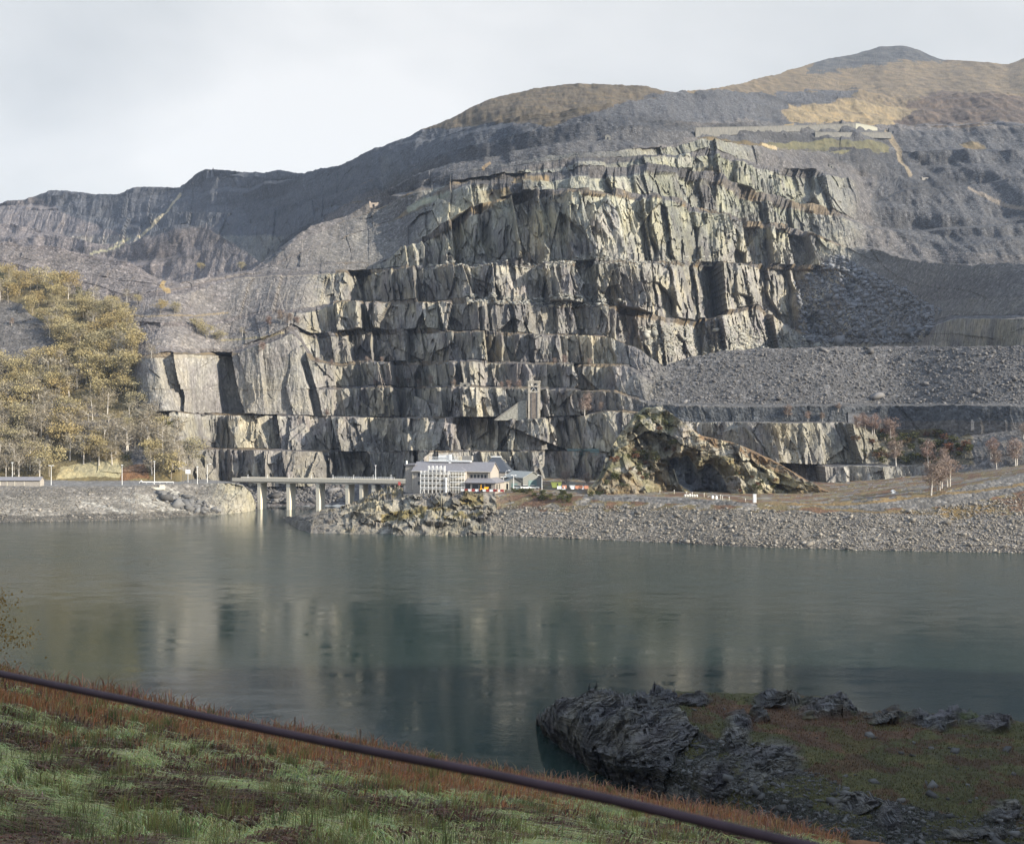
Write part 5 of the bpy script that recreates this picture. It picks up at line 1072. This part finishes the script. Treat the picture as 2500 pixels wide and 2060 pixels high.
for px, py, hp_, lb in ((800, 1020, 22, 'pinkish bare birch at the left end of the second terrace'), (1427, 1016, 58, 'tall thin birch on the second terrace right of the winding tower'), (1468, 1004, 24, 'wide low bare bush at the right end of the second terrace'),
                        (1382, 1194, 48, 'bare reddish tree with a leaning pale trunk beside the lime green skip'), (1431, 1188, 38, 'bare brownish tree between the skip and the knoll'),
                        (2273, 1209, 66, 'leftmost birch of the bright clump at the foot of the right bank'), (2290, 1198, 56, 'second birch from the left in the bright clump on the right bank'), (2299, 1192, 58, 'third birch from the left in the bright clump on the right bank'), (2318, 1188, 62, 'rightmost many stemmed birch of the bright clump on the right bank'),
                        (2186, 1138, 54, 'thin birch rising from the ledge above the lower right cliff'), (2266, 1136, 48, 'birch on the cliff ledge behind the bright clump, left one'), (2305, 1138, 36, 'birch on the cliff ledge behind the bright clump, right one'), (2176, 1082, 50, 'broad birch with a pale forked trunk in the scrub at the right'),
                        (2095, 1053, 32, 'leftmost birch of the row before the slate terrace wall'), (2113, 1057, 38, 'second birch of the row before the slate terrace wall'), (2131, 1063, 42, 'rightmost birch of the row before the slate terrace wall'),
                        (2420, 1118, 40, 'yellowish birch behind the brow of the right bank'), (2432, 1146, 40, 'white stemmed birch on the brow of the right bank'), (2482, 1138, 54, 'twin stemmed birch at the right edge above the bank'), (2500, 1072, 34, 'pale bare tree at the right edge on the slate terrace'),
                        (1922, 1028, 42, 'left bare birch on the terrace above the right cliff'), (1972, 1029, 26, 'middle bare birch on the terrace above the right cliff'), (2008, 1029, 24, 'right bare birch on the terrace above the right cliff'), (2046, 1004, 22, 'low bare shrub at the foot of the long slate tip')):
    q = ground(px, py, (KF, QF) if py > 1150 and 1434 < px < 2085 else None) if py > 1140 else surf(QF, px, py); plant('birch', rt.randrange(4), q, (1.3 if px > 2050 else 1.)*hp_*q.y/F/9., lb)
for tr_, lst in (('third', ((917, 943, 20), (971, 942, 26), (997, 942, 22), (1021, 942, 20), (1054, 942, 28), (1107, 944, 20), (1223, 949, 20), (1243, 951, 26), (1265, 952, 28))), ('fourth', ((775, 893, 24), (808, 895, 20), (897, 888, 20), (933, 887, 18), (1378, 892, 28), (1354, 891, 20), (1440, 894, 22)))):
    for px, py, hp_ in lst:
        q = surf(QF, px, py+1); plant('birch', rt.randrange(4), q, hp_*q.y/F/9., 'small pinkish bare birch on the edge of the %s quarry terrace' % tr_, 'birches along the %s terrace' % tr_)
rb = random.Random(5)
def bushes(n, poly, kinds, lo, hi, label, group, fs):
    k = 0
    xs = [p[0] for p in poly]; ys = [p[1] for p in poly]
    while k < n:
        x = rb.uniform(min(xs), max(xs)); y = rb.uniform(min(ys), max(ys))
        if not pin(x, y, poly): continue
        kd = rb.choice(kinds); q = ground(x, y, fs); plant(kd, rb.randrange(3 if kd == 'gorse' else 2), q, rb.uniform(lo, hi), label, group); k += 1
bushes(22, [(1240, 1194), (1330, 1196), (1400, 1215), (1395, 1228), (1330, 1222), (1250, 1202)], ['gorse'], .6, 1.2, 'dark green gorse bush on the bank below the sheds', 'gorse bushes on the bank below the sheds', (SF,))
bushes(6, [(1430, 1200), (1475, 1203), (1475, 1215), (1440, 1215)], ['gorse'], .7, 1.1, 'dark green gorse bush at the left foot of the knoll', 'gorse at the left foot of the knoll', (SF,))
bushes(46, [(1470, 1170), (1500, 1100), (1560, 1020), (1640, 1030), (1660, 1090), (1640, 1190), (1480, 1192)], ['gorse', 'gorse', 'russet'], .6, 1.25, 'scrubby bush clinging to the rocky left flank of the knoll', 'scrub on the knoll', (KF,))
bushes(14, [(1790, 1150), (1960, 1180), (1990, 1205), (1800, 1205)], ['gorse', 'russet'], .5, .9, 'scrubby bush on the low right shoulder of the knoll', 'scrub on the right shoulder of the knoll', (KF,))
bushes(52, [(2080, 1075), (2150, 1050), (2250, 1060), (2330, 1065), (2390, 1110), (2330, 1135), (2120, 1135)], ['gorse', 'russet', 'gorse'], .9, 2.0, 'dark olive scrub bush on the slope above the lower right cliff', 'scrub above the lower right cliff', (QF,))
bushes(30, [(330, 1015), (420, 1030), (480, 1090), (400, 1090), (330, 1045)], ['gorse', 'russet'], .7, 1.6, 'low bush on the broken ground at the right edge of the wood', 'bushes at the right edge of the wood', (QF,))
for o in [k for k in protos if k not in used]:
    for ch in list(protos[o].children): bpy.data.objects.remove(ch)
    bpy.data.objects.remove(protos[o])
# autumn bush at the left edge of the picture, near at hand
q = surf(GF, -75, 1690); nb = tree('autumn_tree', 'oak', 4.6, 4.4, 300, (DBARK, leafmat('amber_leaves', (.22, .13, .03), (.2, .12, .03), (.2, .12, .03))), 'amber leaved tree poking in at the left edge above the lake', nleaf=2600, leaf=.10, low=.1, trunks=2)
nb.location = q
# ------------------------------------------------------------------ pipe rail in front of the viewer
def railpt(px, py, h=1.0): Yv = F*h/(py-HZ); return Vector(((px-1250)/F*Yv, Yv, EYE-h))
rp_ = [railpt(-160, 1611), railpt(0, 1644), railpt(300, 1706), railpt(629, 1776), railpt(900, 1832), railpt(1187, 1887), railpt(1500, 1953), railpt(1946, 2059), railpt(2200, 2118)]
a_, b_ = rp_[0], rp_[-1]
rt_ = thing('handrail', 'rusty dark pipe handrail slanting across the foreground', 'handrail', rp_[0])
RAILM = simple('rusty_pipe', (.040, .022, .026), .7, var=.35, scale=6.)
MB().tube([p-a_ for p in rp_], .0135, 12).build('rail', RAILM, rt_)
for p in (rp_[0], rp_[-1]): MB().tube([p-a_+Vector((0, 0, -1.0)), p-a_+Vector((0, 0, .012))], .02, 10).build('post', RAILM, rt_)
# ------------------------------------------------------------------ post and wire fence along the foot of the grass slope
fpts = []
for px, top in ((720, 1785), (880, 1812), (1002, 1826), (1127, 1842), (1290, 1868), (1410, 1894), (1545, 1922), (1680, 1952), (1855, 1982), (1970, 2004), (2150, 2050)):
    yb_ = np.interp(px, *zip(*EP)); p = pt(px, yb_+6, float(np.interp(px, *zip(*EY)))-.5); j = int(np.argmin(np.abs(PXF-px))); k = int(np.argmin(np.abs(GF['Y'][:, j]-p.y))); p.z = float(GF['Z'][k, j]); fpts.append(p)
fn = thing('wire_fence', 'old post and wire fence along the lower edge of the grass slope', 'fence', fpts[0])
for i, p in enumerate(fpts):
    d = p-fpts[0]; MB().tube([d+Vector((0, 0, -.4)), d+Vector((.03*math.sin(i*3), 0, 1.25+.1*math.sin(i*5)))], [.07, .06], 7).build('post', WOODP, fn)
for hgt in (.5, 1.0):
    MB().tube([p-fpts[0]+Vector((0, -.06, hgt)) for p in fpts], .004, 4).build('wire', MASOND, fn)
# ------------------------------------------------------------------ cormorants on the headland rock
def bird(px, py, label, sc, spread):
    j_ = int(np.argmin(np.abs(PXP-px))); jj_ = slice(j_-3, j_+4); pv_ = HZ-(PF['Z'][:-11, jj_]-EYE)/PF['Y'][:-11, jj_]*F; a_, b2_ = np.unravel_index(np.argmin(pv_), pv_.shape)
    q = Vector((PF['X'][a_, j_-3+b2_], PF['Y'][a_, j_-3+b2_], PF['Z'][a_, j_-3+b2_]-.03)); bm = bmesh.new()
    me = bpy.data.meshes.new('body')
    V_ = [(0, 0, .22), (0, -.02, .38), (.02, -.06, .55), (.06, -.06, .70), (.05, -.05, .82), (.13, -.05, .84), (.21, -.05, .83), (-.12, .04, .10), (-.24, .08, .03)]
    R_ = [.12, .13, .08, .045, .05, .035, .012, .06, .03]; E_ = [(0, 1), (1, 2), (2, 3), (3, 4), (4, 5), (5, 6), (0, 7), (7, 8)]
    if spread:
        for s in (-1, 1):
            b0 = len(V_); V_ += [(.1*s, 0, .46), (.34*s, .02, .56), (.58*s, .03, .50), (.66*s, .03, .34)]; R_ += [.06, .05, .05, .03]; E_ += [(1, b0), (b0, b0+1), (b0+1, b0+2), (b0+2, b0+3)]
    for s in (-1, 1):
        b0 = len(V_); V_ += [(.05*s, 0, .1), (.06*s, -.01, 0.0)]; R_ += [.03, .025]; E_ += [(0, b0), (b0, b0+1)]
    me.from_pydata(V_, E_, []); o = bpy.data.objects.new('cormorant', me); C.collection.objects.link(o)
    mo = o.modifiers.new('s', 'SKIN'); 
    for v, r_ in zip(me.skin_vertices[0].data if me.skin_vertices else [], R_): v.radius = (r_, r_*(.5 if spread else .8))
    if not me.skin_vertices:
        bm.from_mesh(me); ly = bm.verts.layers.skin.verify(); bm.verts.ensure_lookup_table()
        for v, r_ in zip(bm.verts, R_): v[ly].radius = (r_, r_*.7)
        bm.verts[0][ly].use_root = True; bm.to_mesh(me)
    bm.free()
    o.modifiers.new('d', 'SUBSURF').levels = 2; o.modifiers['d'].render_levels = 2
    me.materials.append(simple('dark_feathers', (.018, .017, .016), .6)) if 'dark_feathers' not in bpy.data.materials else me.materials.append(bpy.data.materials['dark_feathers'])
    o.location = q; o.scale = (sc,)*3; tag(o, label, 'bird')
bird(1434, 1701, 'left and smaller dark cormorant standing on the headland rock', .95, False)
bird(1452, 1700, 'right dark cormorant holding its wings out on the headland rock', 1.15, True)

# ------------------------------------------------------------------ stuff nobody could count: stones, grass, bracken
def stuff(o, label, cat):
    o['kind'] = 'stuff'; o['label'] = label; o['category'] = cat; return o
def sample(f, n, poly, r, rows=None):
    """random points on a terrain inside an outline, evenly spread as the outline lies"""
    xs = [p[0] for p in poly]; ys = [p[1] for p in poly]; out = []
    PXf, PYf = f['PX'], f['PY']; m = inpoly(PXf[:-1, :-1], PYf[:-1, :-1], poly) & (np.abs(PYf[1:, :-1]-PYf[:-1, :-1]) > 1e-3)
    if rows is not None: m &= rows[:-1, :-1]
    ii, jj = np.nonzero(m)
    wgt = np.abs(PYf[ii+1, jj]-PYf[ii, jj])*np.abs(PXf[ii, jj+1]-PXf[ii, jj]); wgt /= wgt.sum()
    c = r.choice(len(ii), n, p=wgt); ii, jj = ii[c], jj[c]; a = r.random(n)[:, None]; b = r.random(n)[:, None]
    P3 = np.stack([f['X'], f['Y'], f['Z']], -1)
    p = (P3[ii, jj]*(1-a)+P3[ii+1, jj]*a)*(1-b)+(P3[ii, jj+1]*(1-a)+P3[ii+1, jj+1]*a)*b
    return p, ii, jj
CUBE = np.array([(-1, -1, -1), (1, -1, -1), (1, 1, -1), (-1, 1, -1), (-1, -1, 1), (1, -1, 1), (1, 1, 1), (-1, 1, 1)], float)*.5
QD = np.array([(0, 3, 2, 1), (4, 5, 6, 7), (0, 1, 5, 4), (1, 2, 6, 5), (2, 3, 7, 6), (3, 0, 4, 7)])
def stones(name, p, size, mat, r, flat=.5, label='', spread=1.25):
    n = len(p); s = size*np.exp(r.normal(size=n)*.45*spread)
    v = CUBE[None]*np.stack([s*(.7+.8*r.random(n)), s*(.5+.6*r.random(n)), s*flat*(.6+.8*r.random(n))], -1)[:, None]
    v = v*(.65+.6*r.random((n, 8, 1)))
    ang_ = r.uniform(0, 6.28, n); tl = r.normal(size=n)*.35; ca, sa = np.cos(ang_)[:, None], np.sin(ang_)[:, None]; ct, st_ = np.cos(tl)[:, None], np.sin(tl)[:, None]
    x, y, z = v[..., 0], v[..., 1], v[..., 2]; x, z = x*ct+z*st_, -x*st_+z*ct
    v = np.stack([x*ca-y*sa, x*sa+y*ca, z], -1)+p[:, None]+np.array([0, 0, 1.])*(s*flat*.25)[:, None, None]
    me = bpy.data.meshes.new(name); nf = n*6
    me.vertices.add(n*8); me.vertices.foreach_set('co', v.reshape(-1).astype(np.float32))
    li = (QD[None]+np.arange(n)[:, None, None]*8).reshape(-1).astype(np.int32)
    me.loops.add(len(li)); me.loops.foreach_set('vertex_index', li); me.polygons.add(nf); me.polygons.foreach_set('loop_start', np.arange(0, nf*4, 4, dtype=np.int32)); me.update(calc_edges=True)
    a = me.color_attributes.new('leaf', 'FLOAT_COLOR', 'POINT'); c = np.ones((n*8, 4), np.float32); c[:, :3] = np.repeat(.6+.8*r.random(n), 8)[:, None]; a.data.foreach_set('color', c.ravel())
    me.materials.append(mat); o = bpy.data.objects.new(name, me); C.collection.objects.link(o); return stuff(o, label, 'stones')
def attrmat(name, c, rough=.9):
    m, t, b = newmat(name); at = N(t, 'ShaderNodeVertexColor', layer_name='leaf'); g_ = N(t, 'ShaderNodeNewGeometry')
    n_ = ramp(t, noise(t, g_.outputs['Position'], 2.2, 4., .6), [(.3, .75), (.7, 1.25)])
    t.links.new(mixc(t, 1., mixc(t, 1., tuple(c), at.outputs[0], 'MULTIPLY'), n_, 'MULTIPLY'), b.inputs['Base Color']); b.inputs['Roughness'].default_value = rough; return m
SHST = attrmat('shore_stone', (.19, .168, .14)); TIPST = attrmat('tip_stone', (.115, .107, .102)); PALEST = attrmat('pale_quarry_stone', (.22, .21, .18)); HEADST = attrmat('headland_stone', (.068, .064, .058))
r = np.random.default_rng(21)
p, _, _ = sample(SF, 30000, [(1180, 1250), (1250, 1235), (1500, 1236), (1850, 1246), (2150, 1250), (2520, 1205), (2520, 1353), (2100, 1346), (1500, 1321), (1180, 1309)], r); stones('shore_stones', p, .24, SHST, r, .6, 'loose grey slate stones covering the right shore')
p, _, _ = sample(LF, 9000, [(-20, 1190), (300, 1190), (540, 1190), (600, 1250), (330, 1270), (-20, 1276)], r); stones('shore_stones', p, .20, SHST, r, .6, 'loose grey stones covering the left shore')
p, _, _ = sample(LF, 500, [(395, 1205), (430, 1205), (540, 1252), (470, 1255), (400, 1225)], r); stones('rip_rap', p, 1.0, attrmat('dark_block', (.12, .115, .11)), r, .6, 'tumbled dark blocks beside the pale track on the left bank')
p, _, _ = sample(QF, 9000, [(1560, 880), (1700, 870), (2520, 848), (2520, 985), (1600, 985)], r); stones('tip_stones', p, .42, TIPST, r, .6, 'loose slate waste on the face of the long tip')
p, _, _ = sample(QF, 1500, [(1140, 725), (1480, 722), (1540, 745), (1140, 742)], r); stones('quarry_rubble', p, .55, PALEST, r, .6, 'pale blasted rubble along the sixth quarry bench')
p, _, _ = sample(QF, 1300, [(1020, 640), (1750, 630), (1760, 648), (1020, 658)], r); stones('quarry_rubble', p, .55, PALEST, r, .6, 'pale blasted rubble along the seventh quarry bench')
p, _, _ = sample(QF, 1500, [(1560, 800), (1740, 790), (1960, 820), (2000, 850), (1600, 870)], r); stones('quarry_rubble', p, .8, PALEST, r, .6, 'pale rubble spilling behind the crest of the long tip')
p, _, _ = sample(QF, 5000, [(560, 1195), (850, 1192), (850, 1234), (570, 1234)], r); stones('inlet_rubble', p, .6, TIPST, r, .6, 'dark rubble on the far shore beneath the bridge')
p, _, _ = sample(QF, 7000, [(1940, 690), (2040, 620), (2200, 700), (2300, 760), (2250, 840), (1960, 840)], r); stones('tip_stones', p, 1.0, attrmat('pit_stone', (.15, .15, .155)), r, .6, 'coarse slate blocks on the shaded slope of the pit')
p, _, _ = sample(PF, 4500, [(1480, 1860), (1700, 1790), (1880, 1830), (2050, 1920), (2300, 1990), (2560, 2000), (2560, 2130), (1480, 2130)], r); stones('headland_stones', p, .17, HEADST, r, .45, 'flat slate chips littering the near headland')
p, _, _ = sample(PF, 150, [(1450, 1750), (1700, 1700), (2100, 1740), (2520, 1790), (2560, 2130), (1480, 2000)], r); stones('headland_stones', p, .38, HEADST, r, .5, 'pale boulders scattered over the near headland')

def blades(name, p, hgt, wid, mat, r, lean, dirn, tone, label, cat='grass'):
    """bent grass blades, two faces each"""
    n = len(p); an = r.uniform(0, 6.28, n); side = np.stack([np.cos(an), np.sin(an), np.zeros(n)], -1)
    h = (hgt*(.55+.9*r.random(n)))[:, None]; d = dirn+r.normal(size=(n, 3))*np.array([.5, .5, .0]); d[:, 2] = 0
    up = np.array([0, 0, 1.])
    w_ = wid[:, None] if hasattr(wid, '__len__') else wid
    m1 = p+up*h*.6+d*h*lean*.3; m2 = p+up*h*(1-.45*min(lean, 1.6))+d*h*lean
    base = p-up*.05
    v = np.stack([base-side*w_*.5, base+side*w_*.5, m1+side*w_*.4, m1-side*w_*.4, m1-side*w_*.4, m1+side*w_*.4, m2+side*w_*.06, m2-side*w_*.06], 1).reshape(-1, 3)
    tn = np.repeat(tone, 2, 0) if tone.ndim == 2 else np.repeat(tone, 2)
    me = mesh_np(name, v, mat, tn); o = bpy.data.objects.new(name, me); C.collection.objects.link(o); return stuff(o, label, cat)
BLADE = None
def blademat(name):
    m, t, b = newmat(name); at = N(t, 'ShaderNodeVertexColor', layer_name='leaf')
    t.links.new(at.outputs[0], b.inputs['Base Color']); b.inputs['Roughness'].default_value = .75
    tr = N(t, 'ShaderNodeBsdfTranslucent'); t.links.new(at.outputs[0], tr.inputs[0]); ms = N(t, 'ShaderNodeMixShader'); ms.inputs[0].default_value = .3
    t.links.new(b.outputs[0], ms.inputs[1]); t.links.new(tr.outputs[0], ms.inputs[2]); o = [n for n in t.nodes if n.type == 'OUTPUT_MATERIAL'][0]; t.links.new(ms.outputs[0], o.inputs[0]); return m
BLADE = blademat('grass_blades')
slope = [(-120, 1640), (0, 1650), (350, 1720), (700, 1794), (1100, 1866), (1500, 1938), (1850, 2004), (2080, 2062), (2000, 2080), (1250, 2135), (-120, 2150)]
r = np.random.default_rng(33)
p, ii, jj = sample(GF, 165000, slope, r)
red, brn = GF['red'][ii, jj], GF['brown'][ii, jj]; u1 = r.random(len(p))
wd = .010+.00042*p[:, 1]
fx = np.stack([.7+1.2*vn(p[:, 0]/2.2, p[:, 1]/2.6, 61), -.55+1.2*vn(p[:, 0]/2.2, p[:, 1]/2.6, 62), 0*p[:, 0]], -1)
isred = u1 < red; isbr = (~isred) & (u1 < red+(1-red)*brn*.85); isgr = ~isred & ~isbr
def tones(n, base, var, r): return np.array(base)[None]*(1-var+2*var*r.random((n, 1)))*(1+.12*r.normal(size=(n, 3)))
k = isgr; n = k.sum(); tn = tones(n, (.35, .36, .135), .35, r); yl = r.random(n) < .38; tn[yl] = tones(yl.sum(), (.44, .42, .21), .3, r)
blades('matted_grass', p[k], .34, wd[k]*1.15, BLADE, r, 1.25, fx[k], np.clip(tn, .01, 1), 'pale green matted grass on the near slope')
k = isred; n = k.sum(); tn = tones(n, (.31, .14, .062), .45, r); yl = r.random(n) < .3; tn[yl] = tones(yl.sum(), (.34, .23, .11), .3, r)
blades('moor_grass', p[k], .52, wd[k]*1.0, BLADE, r, .45, fx[k]*.5, np.clip(tn, .01, 1), 'rust red moor grass along the lower edge of the slope')
k = isbr; n = k.sum(); tn = tones(n, (.128, .078, .048), .45, r); yl = r.random(n) < .12; tn[yl] = tones(yl.sum(), (.18, .10, .06), .3, r)
blades('dead_bracken', p[k], .40, wd[k]*2.2, BLADE, r, .9, fx[k], np.clip(tn, .01, 1), 'dark brown dead bracken between the green grass')
# rush clumps
pc_, ii, jj = sample(GF, 330, slope, r); pr = []; tr_ = []; 
for q_ in pc_:
    m_ = 70; rad = r.uniform(.12, .32); off = r.normal(size=(m_, 3))*np.array([rad, rad, 0]); pr.append(q_+off); g_ = r.random(); tr_.append(tones(m_, (.10+.13*g_, .115+.09*g_, .045+.025*g_), .35, r))
pr = np.concatenate(pr); tr_ = np.concatenate(tr_); blades('rushes', pr, .62, (.009+.0003*pr[:, 1]), BLADE, r, .32, r.normal(size=(len(pr), 3))*.5, np.clip(tr_, .01, 1), 'upright olive rush clumps scattered over the near slope', 'rushes')
# dry bracken fronds standing along the edge
pe, ii, jj = sample(GF, 3500, [(-120, 1640), (0, 1650), (350, 1720), (700, 1794), (1100, 1866), (1500, 1938), (1850, 2004), (2080, 2062), (2060, 2070), (1500, 1952), (1100, 1880), (700, 1808), (0, 1664), (-120, 1654)], r)
blades('tall_bracken', pe, .95, .012+.0006*pe[:, 1], BLADE, r, .4, r.normal(size=(len(pe), 3))*.6, np.clip(tones(len(pe), (.24, .13, .075), .5, r), .01, 1), 'tall dry bracken stalks on the brink above the lake', 'bracken')
# headland turf
p, ii, jj = sample(PF, 42000, [(1500, 1720), (1640, 1692), (2060, 1712), (2200, 1745), (2520, 1775), (2560, 2130), (1900, 2060), (1700, 1960), (1480, 1860)], r)
ok = out_m[ii, jj] < .35; p = p[ok]; ii = ii[ok]; jj = jj[ok]
tn = pc[ii, jj]*(.7+1.3*r.random((len(p), 1)))*(1+.1*r.normal(size=(len(p), 3)))
blades('headland_turf', p, .26, .03+.0003*p[:, 1], BLADE, r, .7, r.normal(size=(len(p), 3))*.6, np.clip(tn, .008, 1), 'rough olive and russet turf on the near headland')
